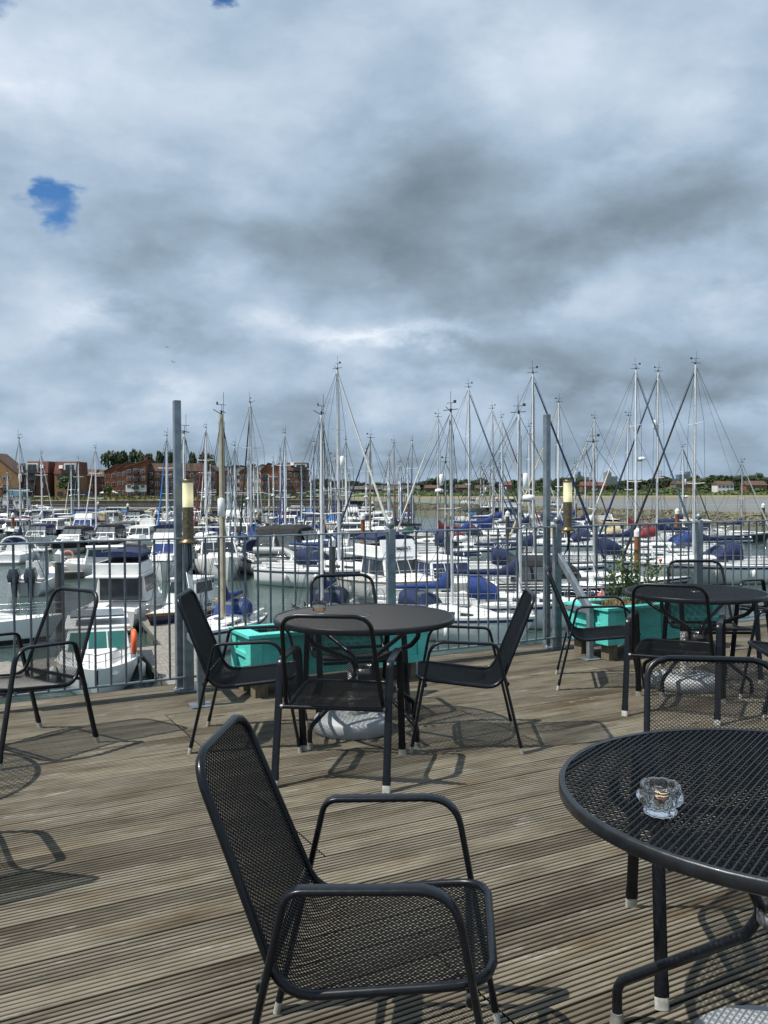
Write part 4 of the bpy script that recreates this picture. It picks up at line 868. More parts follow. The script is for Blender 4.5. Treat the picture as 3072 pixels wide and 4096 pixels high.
# undergrowth belt and treeline across the mudflat
import random as _r
leafmass('shore_undergrowth',-75,300,566,-3.8,lambda x:3.4+1.3*math.sin(x*.11)+1.0*math.sin(x*.37+1),.75,26000,LF[1],'dense green scrub along the far shore','scrub',9)
leafmass('shore_scrub',-75,300,553,-3.9,lambda x:1.9+.8*math.sin(x*.23+2),.5,15000,LF[2],'lighter low scrub at the edge of the far shore','scrub',5)
prof=[(1225,1958),(1262,1905),(1300,1912),(1350,1918),(1400,1912),(1440,1928),(1500,1925),(1560,1935),(1600,1925),(1640,1925),(1690,1912),(1740,1905),(1790,1908),(1850,1912),(1900,1925),(1935,1908),(1975,1928),(2030,1925),(2080,1912),(2110,1910),(2160,1918),(2200,1908),(2290,1900),(2320,1915),(2380,1925),(2440,1930),(2500,1918),(2560,1915),(2600,1908),(2650,1902),(2690,1908),(2740,1930),(2790,1893),(2830,1905),(2860,1892),(2900,1888),(2940,1900),(2980,1895),(3010,1892),(3050,1905),(3090,1900)]
nt_=0
for px in range(1232,3120,17):
    yt=np.interp(px,[a for a,_ in prof],[b for _,b in prof])+random.uniform(-6,14); d=random.uniform(600,690)
    t_=D(px+random.uniform(-5,5),yt,d); h=t_.z+2.9; nt_+=1
    put_tree(random.choice((0,0,3,4,1)),t_.x,d,-2.9,h,h*random.uniform(.95,1.35),'broadleaf tree in the treeline beyond the mudflat, number %d from the left'%nt_,'trees beyond the mudflat')
for j,px in enumerate(range(1240,3100,52)):
    yt=random.uniform(1938,1958); d=random.uniform(572,585); t_=D(px+random.uniform(-16,16),yt,d); h=t_.z+3.1
    put_tree(random.choice((1,2,1,2,0)),t_.x,d,-3.1,h,h*random.uniform(1.3,2.0),'lighter green bushy tree standing at the far shore, number %d from the left'%(j+1),'bushy trees on the far shore')
# houses across the water
g='low houses across the mudflat'
for i,(a,b_,yt,ye,wc,rm,ca) in enumerate([(1400,1450,1944,1957,'dark',SLATE,4),(1452,1520,1942,1957,'dark',SLATE,5),(1522,1597,1942,1957,'tan',SLATE,6),(1598,1680,1942,1957,'tan',SLATE,7),(1700,1760,1940,1952,'brown',TILEB,4),(1825,1870,1938,1950,'brown',TILEB,3),(1905,1965,1940,1953,'brown',TILEB,4),(2010,2050,1925,1940,'red',TILE,3),(2330,2375,1926,1942,'red',TILE,3),(2378,2425,1928,1942,'red',TILE,3),(2700,2745,1923,1936,'tan',TILEB,3),(2747,2790,1924,1936,'tan',TILEB,3),(2870,2935,1924,1938,'white',TILEB,4),(2985,3068,1923,1940,'red',TILEB,5)]):
    house('%s house with %s roof across the mudflat, number %d from the left'%({'dark':'dark-walled','tan':'tan','brown':'brown','red':'red brick','white':'white gabled'}[wc],{'grey_roof_slate':'grey','brown_roof_tiles':'brown','red_roof_tiles':'red'}[rm.name],i+1),a,b_,yt,ye,1968,568+ (i%3)*1.5 if a<1970 else 562,wc,'long',rm,ca,1 if a<1970 else 2,grp=g,name='low_house',depth=10)
# things of the town on the horizon
HZB=mat('hazed_blue_glass',(.10,.15,.20),(.07,.11,.155),.02,.5); HZG=mat('hazed_grey_concrete',(.23,.24,.26),(.17,.18,.2),.02,.8)  # distance haze is painted into these bluish town colours
def tower(lb,boxes,m,d=2400,cat='tower block'):
    a=D(boxes[0][0],1935,d); o=thing('tower_block',lb,cat,(a.x,d,0)); 
    for k,(x0,x1,yt) in enumerate(boxes):
        X0=D(x0,1935,d).x-a.x; X1=D(x1,1935,d).x-a.x; zt=D(x0,yt,d).z; MB().box((X0,k*.3,-3),(X1,30+k,zt)).build('wall',m,o)
        zz=zt-4
        mb=MB(); 
        while zz>8: mb.box((X0+1,k*.3-.2,zz-1.6),(X1-1,k*.3-.01,zz)); zz-=4.2
        if mb.v: mb.build('window_band',HZB if m is HZG else HZG,o)
tower('pale grey stepped tower block on the horizon right of the right lamp',[(2424,2446,1889),(2435,2441,1882),(2447,2470,1905)],HZG)
tower('low dark blue office blocks on the horizon, furthest right',[(2717,2742,1898),(2743,2752,1896),(2753,2762,1886)],HZB)
tower('low white and grey block on the horizon just right of the right lamp',[(2322,2334,1903),(2335,2358,1908)],HZG)
o=thing('curved_tower','blue sail-shaped tower on the horizon beside the right lamp','tower',(D(2308,1935,2400).x,2400,0))
cv=[(2308,1935),(2309,1900),(2314,1888),(2322,1885),(2324,1900),(2324,1935)]; b0=o.location.x
mb=MB(); pts=[(D(x,y,2400).x-b0,D(x,y,2400).z) for x,y in cv]; mb.loft([[(x,0,z) for x,z in pts],[(x,20,z) for x,z in pts]],sm=False).build('wall',HZB,o)
o=thing('lattice_mast','grey lattice floodlight mast on the horizon between two yacht masts','mast',(D(2637,1935,1500).x,1500,0))
zt=D(2637,1882,1500).z
for x in (-3.5,3.5): MB().tube([(x,0,-3),(x,0,zt)],.5,5).build('upright',HZG,o)
mb=MB()
for k in range(6): z=zt-1-k*4; mb.tube([(-3.5,0,z),(3.5,0,z)],.4,4)
mb.build('lattice',HZG,o)
# ---------------------------------------------------------------- boats
GEL=mat('white_gelcoat',(.80,.80,.78),(.70,.71,.70),.9,.28,coat=.3)
GELD=mat('white_deck',(.78,.78,.76),(.66,.67,.66),1.6,.5,0,.05,30)
HULLS={'white':GEL,'navy':mat('navy_hull',(.012,.018,.05),(.008,.012,.035),1,.2,coat=.4),'black':mat('black_hull',(.015,.016,.02),None,1,.3),'grey':mat('grey_hull',(.42,.43,.42),(.34,.35,.34),1,.35),
'green':mat('dark_green_hull',(.02,.05,.035),None,1,.3),'cream':mat('cream_hull',(.62,.58,.47),(.52,.48,.38),1,.35),'blue':mat('pale_blue_hull',(.25,.42,.52),(.2,.35,.44),1,.35)}
def cloth(n,c,c2): return mat(n,c,c2,5,.85,0,.5,9.,det=5)
CV={'navy':cloth('navy_canvas',(.012,.024,.085),(.007,.015,.05)),'blue':cloth('royal_blue_canvas',(.014,.045,.20),(.009,.028,.12)),'bright':cloth('bright_blue_canvas',(.02,.17,.5),(.012,.11,.34)),'black':cloth('black_canvas',(.018,.019,.022),(.01,.011,.013)),
'grey':cloth('grey_canvas',(.10,.105,.11),(.07,.07,.075)),'red':cloth('dark_red_canvas',(.24,.02,.025),(.14,.012,.018)),'beige':cloth('beige_canvas',(.48,.40,.26),(.36,.30,.19)),'coral':cloth('faded_coral_canvas',(.45,.12,.10),(.33,.08,.07)),
'white':cloth('white_sailcloth',(.66,.66,.63),(.52,.52,.5)),'green':cloth('dark_green_canvas',(.012,.075,.065),(.01,.045,.04)),'steel':cloth('faded_blue_grey_canvas',(.12,.20,.28),(.08,.14,.2)),'yellow':cloth('yellow_canvas',(.55,.42,.1),(.6,.58,.5))}
ALU=mat('anodised_mast',(.70,.71,.71),(.58,.60,.61),3,.4,.1); WOODM=mat('varnished_spar',(.33,.20,.09),(.24,.13,.05),2,.4); CREAMM=mat('cream_mast',(.42,.38,.28),(.33,.29,.2),3,.45)
WIRE=mat('rigging_wire',(.11,.12,.13),(.07,.075,.08),2,.4,.6); SS=mat('stainless_rail',(.55,.56,.57),(.4,.41,.42),2,.25,.85)
TEAK=mat('teak_trim',(.30,.17,.07),(.2,.11,.045),3,.6); RUB=mat('black_rubber',(.015,.015,.017),None,3,.6); CLW=mat('clear_vinyl_window',(.16,.18,.19),(.09,.105,.115),1.5,.16,spec=.7)
ORG=mat('orange_plastic',(.75,.12,.03),None,3,.5); YEL=mat('yellow_plastic',(.75,.5,.03),None,3,.5); TEALG=mat('teal_tinted_glass',(.03,.16,.14),(.02,.1,.09),1.3,.1,spec=.8)
OBM=mat('dark_outboard_cowl',(.02,.025,.04),None,2,.25,coat=.5)
BOATS=[]
def hullshape(L,B,fs,fb,fine=2.2,tr=.82,rake=.9,ns=14):
    secs=[]
    for i in range(ns+1):
        u=i/ns; x=-L/2+L*u
        b=B/2*(tr+(1-tr)*math.sin(min(u/.45,1)*pi/2)) if u<.45 else B/2*(1-((u-.45)/.55)**fine)
        b=max(b,.02); h=fs+(fb-fs)*u**1.6; fl=1-.25*max(0,u-.3)
        rk=rake*max(0,(u-.55)/.45)**2
        row=[]
        for (bf,zf) in ((1,1),(.985,.72),(.95*fl,.38),(.86*fl,.06),(.45,-.18),(0,-.3)):
            z=h*zf if zf>0 else zf; xx=x-rk*(1-zf)*.8 if zf>0 else x-rk*.85
            row.append((xx,b*bf,z))
        secs.append(row+[(x_,-y_,z_) for x_,y_,z_ in row[-2::-1]])
    return secs
def sheer(secs,inset=0.,dz=0.):
    return [Vector((s[0][0],max(s[0][1]-inset,.0),s[0][2]+dz)) for s in secs]
def base_hull(o,L,B,fs,fb,hm,fine=2.2,tr=.82,rake=.9,stripe=None,rub=None,ns=14,deckm=None,bow_rail=True,lod=0):
    secs=hullshape(L,B,fs,fb,fine,tr,rake,ns); MB().loft(secs,closed=False).add(secs[0],[tuple(range(len(secs[0])))]).build('hull',hm,o)
    mb=MB(); d=[]
    for s in secs:
        x,y,z=s[0]; d.append([(x,y-.01,z-.012),(x,y*.5,z+.035),(x,0,z+.05),(x,-y*.5,z+.035),(x,-y+.01,z-.012)])
    mb.loft(d,closed=False,sm=False); mb.build('deck',deckm or GELD,o)
    if stripe:
        mb=MB(); z0,z1=stripe[1]
        for sg in (1,-1):
            rows=[]
            for s in secs:
                a=Vector((s[3][0],s[3][1]*sg,s[3][2])); c=Vector((s[0][0],s[0][1]*sg,s[0][2]))
                m1=Vector((s[1][0],s[1][1]*sg,s[1][2])); m2=Vector((s[2][0],s[2][1]*sg,s[2][2])); P=[a,m2,m1,c]; H=[0.06,.38,.72,1.]
                def at(v):
                    v=max(.06,min(1,v))
                    for q in range(3):
                        if v<=H[q+1]+1e-6: t=(v-H[q])/(H[q+1]-H[q]); return P[q]*(1-t)+P[q+1]*t
                off=Vector((0,sg*.018,0)); rows.append([at(z0)+off,at((z0+z1)/2)+off,at(z1)+off])
            mb.loft(rows,closed=False)
        mb.build('hull_stripe',stripe[0],o)
    if rub:
        a=[p+Vector((0,.012,0)) for p in sheer(secs)]; b=[Vector((p.x,-p.y,p.z)) for p in a][::-1]; MB().tube(a+b,.035,6).build('rubbing_strake',rub,o)
    return secs
def rails(o,secs,u0,u1,h,r=.016,lines=2,step=2,name='guard_rail',push=False):
    ns=len(secs)-1; mb=MB(); i0=int(round(u0*ns)); i1=int(round(u1*ns))
    for k in range(lines):
        hh=h*(1-k/lines); sh=sheer(secs,.07,hh); a=sh[i0:i1+1]; b=[Vector((p.x,-p.y,p.z)) for p in a]
        if u1>=.99: mb.tube(a+b[::-1],r if k==0 else r*.6,4)
        elif push and u0<=.01: mb.tube(b[::-1]+a,r if k==0 else r*.6,4)
        else: mb.tube(a,r*.8,4).tube(b,r*.8,4)
    for i in range(i0,i1+1,step):
        p=sheer(secs,.07)[i]
        for sg in (1,-1): mb.tube([(p.x,p.y*sg,p.z),(p.x,p.y*sg,p.z+h)],r*.9,4)
    mb.build(name,SS,o)
def cabin(o,x0,x1,w0,w1,z0,z1,rf,ra,m=None,win=None,wm=None,name='cabin',front=True,sides=3,back=False,v=(.3,.85),w0f=None):
    w0f=w0f or w0
    lo=[(x0,-w0,z0),(x1,-w0f,z0),(x1,w0f,z0),(x0,w0,z0)]; hi=[(x0+ra,-w1,z1),(x1-rf,-w1*w0f/w0,z1),(x1-rf,w1*w0f/w0,z1),(x0+ra,w1,z1)]
    ob=MB().hexa(lo,hi).build(name,m or GELD,o,bevel=.04)
    if win:
        faces=[]
        if front: faces.append((lo[1],lo[2],hi[2],hi[1],win,'f'))
        if sides: faces+= [(lo[0],lo[1],hi[1],hi[0],sides,'s'),(lo[2],lo[3],hi[3],hi[2],sides,'s')]
        if back: faces.append((lo[3],lo[0],hi[0],hi[3],2,'b'))
        for A,B_,C,D_,n,k in faces:
            g=.05; 
            for j in range(n):
                MB().panel(A,B_,C,D_,.04+j*(.92/n)+.012,.04+(j+1)*(.92/n)-.012,v[0],v[1],.014,.03).build({'f':'windscreen','s':'side_window','b':'aft_window'}[k],wm or GLS,ob)
    return ob
def fenders(o,secs,L,cm,us=(.3,.5,.7),side=(1,-1),r=.13):
    ns=len(secs)-1
    for u in us:
        for sg in side:
            p=secs[int(u*ns)][0]; x,y,z=p; MB().lathe([(.02,0),(r,.09),(r,.5),(.02,.6)],10,(x,(y+r*1.0)*sg,z-.85)).build('fender',cm,o)
def outboard(o,x,y,z,s=1.):
    b=thing_part=MB().loft([[(x-.55*s,y-.2*s,z+.15*s),(x-.05*s,y-.22*s,z+.1*s),(x-.05*s,y+.22*s,z+.1*s),(x-.55*s,y+.2*s,z+.15*s)],[(x-.62*s,y-.24*s,z+.45*s),(x,y-.26*s,z+.45*s),(x,y+.26*s,z+.45*s),(x-.62*s,y+.24*s,z+.45*s)],[(x-.5*s,y-.15*s,z+.78*s),(x-.08*s,y-.17*s,z+.82*s),(x-.08*s,y+.17*s,z+.82*s),(x-.5*s,y+.15*s,z+.78*s)]]).build('outboard_motor',OBM,o)
    MB().hexa([(x-.35*s,y-.07*s,z-.75*s),(x-.1*s,y-.07*s,z-.75*s),(x-.1*s,y+.07*s,z-.75*s),(x-.35*s,y+.07*s,z-.75*s)],[(x-.45*s,y-.1*s,z+.14*s),(x-.08*s,y-.1*s,z+.14*s),(x-.08*s,y+.1*s,z+.14*s),(x-.45*s,y+.1*s,z+.14*s)]).build('motor_leg',RUB,b)
def canopy_(o,x0,x1,w,z0,h,m,win=True,name='canopy',lean=.25,front=True):
    secs=[];n=9
    for (x,k) in ((x0+lean*.3,.94),(x0*.7+x1*.3,1.),(x0*.3+x1*.7,1.),(x1-lean,.9)):
        row=[]
        for i in range(n):
            t=pi*i/(n-1); c_=math.cos(t); row.append((x+(0 if abs(c_)>.9 else 0),w*math.copysign(abs(c_)**.45,c_),z0+h*k*abs(math.sin(t))**.42 if 0<i<n-1 else z0))
        secs.append(row)
    secs[0]=[(x0,y,z) if i in (0,n-1) else (x,y,z) for i,(x,y,z) in enumerate(secs[0])]; secs[-1]=[(x1,y,z) if i in(0,n-1) else (x,y,z) for i,(x,y,z) in enumerate(secs[-1])]
    b=MB().loft(secs,closed=True,caps=True,sm=False).build(name,m,o)
    if win:
        z1=z0+h
        A,B_,C,D_=(x1,-w*.92,z0+.02),(x1,w*.92,z0+.02),(x1-lean*.9,w*.8,z0+h*.86),(x1-lean*.9,-w*.8,z0+h*.86)
        for u0,u1 in ((.05,.33),(.36,.64),(.67,.95)): MB().panel(A,B_,C,D_,u0,u1,.14,.88,.03,.04).build('clear_window',CLW,b)
        for sg in (1,-1):
            A,B_,C,D_=((x0,-w,z0),(x1,-w,z0),(x1-lean,-w,z0+h*.75),(x0,-w,z0+h*.75)) if sg<0 else ((x1,w,z0),(x0,w,z0),(x0,w,z0+h*.75),(x1-lean,w,z0+h*.75))
            for u0,u1 in ((.08,.45),(.52,.9)): MB().panel(A,B_,C,D_,u0,u1,.12,.82,.03,.05).build('clear_window',CLW,b)
    return b
def place(o,x,y,hd): o.location=(x,y,WZ); o.rotation_euler=(0,0,R(hd))
def foot(x,y,hd,L,B):
    c_,s_=math.cos(R(hd)),math.sin(R(hd)); return [(x+c_*L*k,y+s_*L*k,B*.52) for k in (-.4,-.2,0,.2,.38)]
def free(f):
    for g_ in BOATS:
        for a in f:
            for b in g_:
                if (a[0]-b[0])**2+(a[1]-b[1])**2<(a[2]+b[2])**2*.86: return False
    return True
def motor(lb,x,y,hd,L=8.5,B=2.9,hull='white',style='cruiser',cover='navy',screen=None,fly=False,canopy=True,stripe=None,fend=None,lod=0,arch=True,grp=None,ob=0,bim=None,fb=None,rub=None,cat='motor boat'):
    o=thing('motor_cruiser' if style!='pilot' else 'pilothouse_boat',lb,cat,(0,0,0),0,grp); k=L/8.5
    fs,fbb=.95*k,(fb or 1.35)*k
    s=base_hull(o,L,B,fs,fbb,HULLS[hull],stripe=stripe,rub=rub,ns=12 if lod else 16)
    cm=CV.get(cover)
    dz=fs+.12*k
    MB().box((-L/2-.35*k,-B*.38,.18),(-L/2+.15,B*.38,.27)).build('swim_platform',GELD,o,bevel=.02)
    if style=='sport':
        cabin(o,L*.0,L*.40,B*.40,B*.22,dz-.1,dz+.42*k,.9*k,0.,name='foredeck_cabin',win=None,w0f=B*.2)
        for sx in (.2,.3): MB().box((L*sx-.22*k,-.22*k,dz+.2*k),(L*sx+.22*k,.22*k,dz+.44*k-.0*sx)).build('deck_hatch',CLW,o)
        # raked wrap windscreen
        cabin(o,-L*.10,L*.10,B*.44,B*.36,dz,dz+.75*k,.62*k,0.,m=GELD,win=3,wm=GLS,sides=1,name='windscreen_frame',v=(.3,.92))
        if canopy: canopy_(o,-L*.40,-L*.0,B*.43,dz+.15*k,1.45*k,cm,True,lean=.7*k)
        if arch:
            a=[(-L*.25,B*.44*math.cos(t),dz+1.35*k*max(0,math.sin(t))**.5+.2*k) for t in [pi*i/10 for i in range(11)]]; MB().tube(a,.07*k,6).build('radar_arch',GELD,o)
    elif style=='pilot':
        cabin(o,L*.12,L*.40,B*.38,B*.25,dz-.1,dz+.5*k,.6*k,0.,name='foredeck_cabin',w0f=B*.22)
        cabin(o,-L*.16,L*.17,B*.40,B*.36,dz,dz+1.5*k,.28*k,0.,win=3,sides=2,wm=GLS,back=True,v=(.5,.9),name='wheelhouse')
        MB().box((-L*.24,-B*.42,dz+1.5*k),(L*.15,B*.42,dz+1.6*k)).build('wheelhouse_roof',GELD,o,bevel=.03)
        if canopy: canopy_(o,-L*.44,-L*.18,B*.40,dz,1.45*k,cm,True,lean=.1)
    else:
        cabin(o,L*.08,L*.40,B*.40,B*.24,dz-.1,dz+.5*k,.9*k,0.,name='foredeck_cabin',w0f=B*.22,win=None,)
        sup=cabin(o,-L*.20,L*.14,B*.42,B*.35,dz,dz+1.25*k,.75*k,.05,win=3,sides=3,wm=(cm if screen is None else CV[screen]) if screen!='glass' else GLS,name='saloon',v=(.34,.9))
        MB().box((-L*.40,-B*.40,dz+1.25*k),(L*.055,B*.40,dz+1.33*k)).build('hardtop',GELD,o,bevel=.03)
        if fly:
            z=dz+1.33*k
            cabin(o,-L*.30,L*.04,B*.37,B*.36,z,z+.5*k,.3*k,-.05,name='flybridge_coaming')
            MB().box((-L*.26,-B*.31,z+.42*k),(-L*.02,B*.31,z+.515*k)).build('flybridge_seats',CV['grey'] if cover!='navy' else CV['navy'],o)
            MB().panel((L*.0,-B*.33,z+.5*k),(L*.0,B*.33,z+.5*k),(-L*.03,B*.3,z+.85*k),(-L*.03,-B*.3,z+.85*k),0,1,0,1,.01,.02).build('fly_screen',CLW,o)
            if bim: MB().loft([[(xx,B*.38*math.cos(t),z+(.78+.26*math.sin(t)**.6)*k) for t in [pi*i/8 for i in range(9)]] for xx in (-L*.27,-L*.15,-L*.02)],closed=True).build('folded_bimini',CV[bim],o)
        if arch: 
            zz=dz+1.3*k; MB().tube([(-L*.33,B*.40,dz+.6*k),(-L*.28,B*.38,zz+.7*k),(-L*.28,-B*.38,zz+.7*k),(-L*.33,-B*.40,dz+.6*k)],.06*k,6).build('radar_arch',GELD,o)
        if canopy: canopy_(o,-L*.46,-L*.21,B*.40,dz,1.25*k,cm,True,lean=.05)
        else:
            MB().box((-L*.20-.05,-B*.33,dz+.08),(-L*.20+.02,B*.33,dz+1.16*k)).build('saloon_door',GLS,o)
    rails(o,s,.42,1.0,.55*k,r=.02 if not lod else .028,lines=1 if lod else 2)
    fenders(o,s,L,fend or GEL,(.25,.5),(1,-1)) if not lod else None
    for q in range(ob): outboard(o,-L/2-.1,(q-(ob-1)/2)*.8,.7*k,1.1)
    place(o,x,y,hd); BOATS.append(foot(x,y,hd,L,B)); return o
def boomcover(o,xm,zb,len_,m,droop=.0,fat=.2,side=0.):
    secs=[];n=10
    for i in range(9):
        u=i/8; x=xm-.1-len_*u; r=fat*(1.25-.72*u)*(1+.07*math.sin(u*23)); top=r*(1.5 if u<.15 else 1.)+(.55*(1-u/.25)**2 if u<.25 else 0)
        row=[]
        for j in range(n):
            t=2*pi*j/n; row.append((x,side*u+r*.8*math.cos(t)*(1+.06*math.sin(j*3+i)),zb+.12+(top if math.sin(t)>0 else r*.55)*math.sin(t)-droop*u))
        secs.append(row)
    return MB().loft(secs,closed=True,caps=True).build('sail_cover',m,o)
def yacht(lb,mx,my,hd,H=12.5,L=None,hull='white',cover='navy',hood='navy',genoa='white',radar=None,refl=None,lod=0,mastm=None,stripe=None,fend=None,grp=None,tent=None,rig=.014,mr=.085,spread=None,genpx=1.,B=None,boomdroop=0.,windgen=False,cat='sailing yacht',mizzen=False,teak=False,shift=.06):
    L=L or max(7.2,min(12.5,H*.76)); B=B or L*.32; k=L/10
    o=thing('sailing_yacht',lb,cat,(0,0,0),0,grp)
    fs,fb=1.0*k+.05,1.3*k+.1
    s=base_hull(o,L,B,fs,fb,HULLS[hull],fine=1.75,tr=.66,rake=1.1*k,stripe=stripe or ((CV['navy'],(.80,.90)) if hull=='white' else (GEL,(.86,.93))),rub=TEAK if teak else None,ns=12 if lod else 18)
    dz=(fs+fb)/2*.97; xm=L*shift
    # coachroof
    rows=[]
    for u,wf_,h in ((0,.62,.46),(.3,.66,.5),(.6,.60,.46),(.85,.42,.34),(1.,.25,.06)):
        x=-L*.13+L*.45*u; w=B/2*wf_; z=dz-.06; rows.append([(x,-w,z),(x,-w*.9,z+h*k*.8),(x,-w*.5,z+h*k),(x,w*.5,z+h*k),(x,w*.9,z+h*k*.8),(x,w,z)])
    cr=MB().loft(rows,closed=True,caps=True,sm=False).build('coachroof',GELD,o)
    for sg in (-1,1):
        for u0,u1 in ((.06,.28),(.34,.56),(.62,.76)):
            def P(u,v):
                x=-L*.13+L*.45*u; t=u/.3 if u<.3 else (u-.3)/.3 if u<.6 else (u-.6)/.25; seg=[(.62,.46),(.66,.5)] if u<.3 else [(.66,.5),(.60,.46)] if u<.6 else [(.60,.46),(.42,.34)]
                w=B/2*(seg[0][0]*(1-t)+seg[1][0]*t); h=seg[0][1]*(1-t)+seg[1][1]*t; return Vector((x,sg*(w*(1-.1*v)+.012),dz-.06+h*k*.8*v))
            MB().add([P(u0,.4),P(u1,.4),P(u1,.82),P(u0,.82)],[(0,1,2,3)]).build('cabin_window',GLS,cr)
    for hx in (.12,.24):
        MB().box((-L*.13+L*.45*hx*2.2,-.25*k,dz+.42*k),(-L*.13+L*.45*hx*2.2+.45*k,.25*k,dz+.47*k)).build('deck_hatch',CLW,cr)
    # cockpit: sunk well between coamings
    cw=B*.30
    for sg in (-1,1): MB().box((-L*.44,sg*cw-.09,dz-.05),(-L*.135,sg*cw+.09,dz+.26*k)).build('cockpit_coaming',GELD,o,bevel=.03)
    MB().box((-L*.43,-cw+.095,dz+.0),(-L*.14,cw-.095,dz+.075)).build('cockpit_sole',TEAK if teak else CV['grey'],o)
    MB().tube([(-L*.36,.45*k*math.cos(t),dz+.55*k+.45*k*math.sin(t)) for t in [2*pi*i/16 for i in range(16)]],.02,5,closed=True).build('steering_wheel',SS,o)
    if hood:
        rows=[]
        for x,h,w in ((-L*.19,.95,.98),(-L*.13,.98,1.),(-L*.06,.55,.96),(-L*.03,.1,.9)): rows.append([(x,B*.33*w*math.copysign(abs(math.cos(t))**.5,math.cos(t)),dz+.2*k+h*k*max(math.sin(t),0)**.5) for t in [pi*i/9 for i in range(10)]])
        hd_=MB().loft(rows,closed=True,caps=True).build('sprayhood',CV[hood],o)
        A=(-L*.115,-B*.2,dz+.2*k+.92*k); 
        MB().panel((-L*.045,-B*.24,dz+.45*k),(-L*.045,B*.24,dz+.45*k),(-L*.118,B*.22,dz+1.1*k),(-L*.118,-B*.22,dz+1.1*k),.03,.97,.1,.85,.05,.04).build('clear_window',CLW,hd_)
    if tent: canopy_(o,-L*.37,-L*.15,B*.36,dz+.1,1.12*k,CV[tent],True,name='cockpit_tent',lean=.3)
    # spars
    mm=mastm or ALU; zt=H
    MB().tube([(xm,0,dz),(xm-.02*H*.1,0,zt*.6),(xm-.05*k,0,zt)],[mr*1.,mr,mr*.72],10,sx=.72).build('mast',mm,o)
    zb=dz+1.25*k; bl=L*.36
    bm=MB().tube([(xm-.1,0,zb),(xm-bl,0,zb-boomdroop)],.075,8).build('boom',mm,o)
    if cover: boomcover(bm,xm,zb,bl*.97,CV[cover],boomdroop,.19 if not lod else .21)
    sp_=spread or ((.40,.70) if H>12 else (.52,))
    sw=B*.36; rg=MB()
    for f in sp_:
        z=dz+(zt-dz)*f; MB().tube([(xm-.12,-sw*(1.15-.4*f),z+.05),(xm,0,z),(xm-.12,sw*(1.15-.4*f),z+.05)],.03 if not lod else .04,5).build('spreader',mm,o)
    f0=sp_[0]; 
    for sg in (-1,1):
        pts=[(xm-.1,sg*B*.47,dz)]+[(xm-.12,sg*sw*(1.15-.4*f),dz+(zt-dz)*f+.05) for f in sp_]+[(xm-.04,0,zt-.1)]
        rg.tube(pts,rig,4); z=dz+(zt-dz)*f0; rg.tube([(xm-.35,sg*B*.47,dz),(xm,0,z)],rig*.9,4)
        if not lod: rg.tube([(xm+.3,sg*B*.45,dz),(xm,0,z)],rig*.9,4); rg.tube([(xm-.05,sg*.12,zb+.2),(xm-.06,sg*.12,zt-.3)],rig*.8,4)
    rg.tube([(-L/2+.1,0,fs),(xm-.06,0,zt)],rig,4); rg.tube([(L/2-.15,0,fb),(xm+.02,0,zt*.985)],rig,4)
    if not lod: rg.tube([(-L*.4,0,zb-.1),(xm-bl,0,zb)],rig,4); rg.tube([(xm-bl,0,zb+.1),(xm-.08,0,zt-.05)],rig*.7,4); rg.tube([(xm+.1,.1,dz+.5),(xm+.06,.06,zt*.9)],rig*.8,4)
    rg.build('standing_rigging',WIRE,o)
    if genoa:
        a=Vector((L/2-.25,0,fb+.35)); b=Vector((xm+.05,0,zt*.96)); pts=[a.lerp(b,u)+Vector((0,math.sin(u*40)*.006,0)) for u in [i/14 for i in range(15)]]
        g=.10 if not lod else .095
        MB().tube(pts,[g*(.85 if i==0 else 1.12-.75*i/14) for i in range(15)],8).build('furled_genoa',CV[genoa],o)
        MB().lathe([(.06,0),(.14,.03),(.14,.16),(.06,.19)],10,(L/2-.22,0,fb+.1)).build('furling_drum',RUB,o)
    # masthead gear
    mh=MB().tube([(xm-.05,0,zt-.02),(xm-.05,0,zt+.16)],.045,6)
    mh.tube([(xm-.45,.05,zt+.1),(xm+.28,.05,zt+.13)],.018,4).tube([(xm-.05,.0,zt),(xm-.1,-.38,zt+.22)],.018,4)
    mh.build('masthead_fitting',RUB,o)
    wv=MB().tube([(xm-.05,.02,zt+.16),(xm-.05,.02,zt+.42)],.012,4).tube([(xm-.33,.12,zt+.42),(xm+.22,-.1,zt+.42)],.012,4).box((xm+.14,-.12,zt+.39),(xm+.27,-.09,zt+.52)); wv.build('wind_vane',RUB,o)
    MB().tube([(xm-.1,.08,zt),(xm-.1,.08,zt+.95)],.01,4).build('antenna',RUB,o)
    if radar: 
        z=radar; MB().lathe([(.08,z-.12),(.30,z-.1),(.33,z),(.28,z+.13),(.05,z+.17)],16,(xm+.42,0,0)).build('radar_dome',GEL,o); MB().box((xm+.04,-.05,z-.18),(xm+.5,.05,z-.12)).build('radar_bracket',RUB,o)
    if refl: MB().lathe([(.06,refl-.42),(.15,refl-.36),(.15,refl+.36),(.06,refl+.42)],14,(xm+.26,.05,0)).build('radar_reflector',GEL,o)
    if windgen:
        MB().tube([(-L*.46,-.6,fs),(-L*.46,-.6,fs+2.6)],.035,6).build('generator_pole',SS,o)
    rails(o,s,.84,1.,.6*k,.016 if not lod else .026,1 if lod else 2,1,'pulpit'); rails(o,s,0.,.12,.6*k,.016 if not lod else .026,1 if lod else 2,1,'pushpit',True)
    if not lod: rails(o,s,.12,.84,.58*k,.012,2,2,'lifelines')
    if not lod: fenders(o,s,L,fend or GEL,(.3,.5,.66))
    if mizzen: MB().tube([(-L*.40,0,dz),(-L*.41,0,H*.72)],mr*.8,8).build('mizzen_mast',mm,o)
    c_,s_=math.cos(R(hd)),math.sin(R(hd)); x=mx-c_*xm; y=my-s_*xm
    place(o,x,y,hd); BOATS.append(foot(x,y,hd,L,B)); return o
def ht(top,d): return 6.8+(1953.-top)/F*d
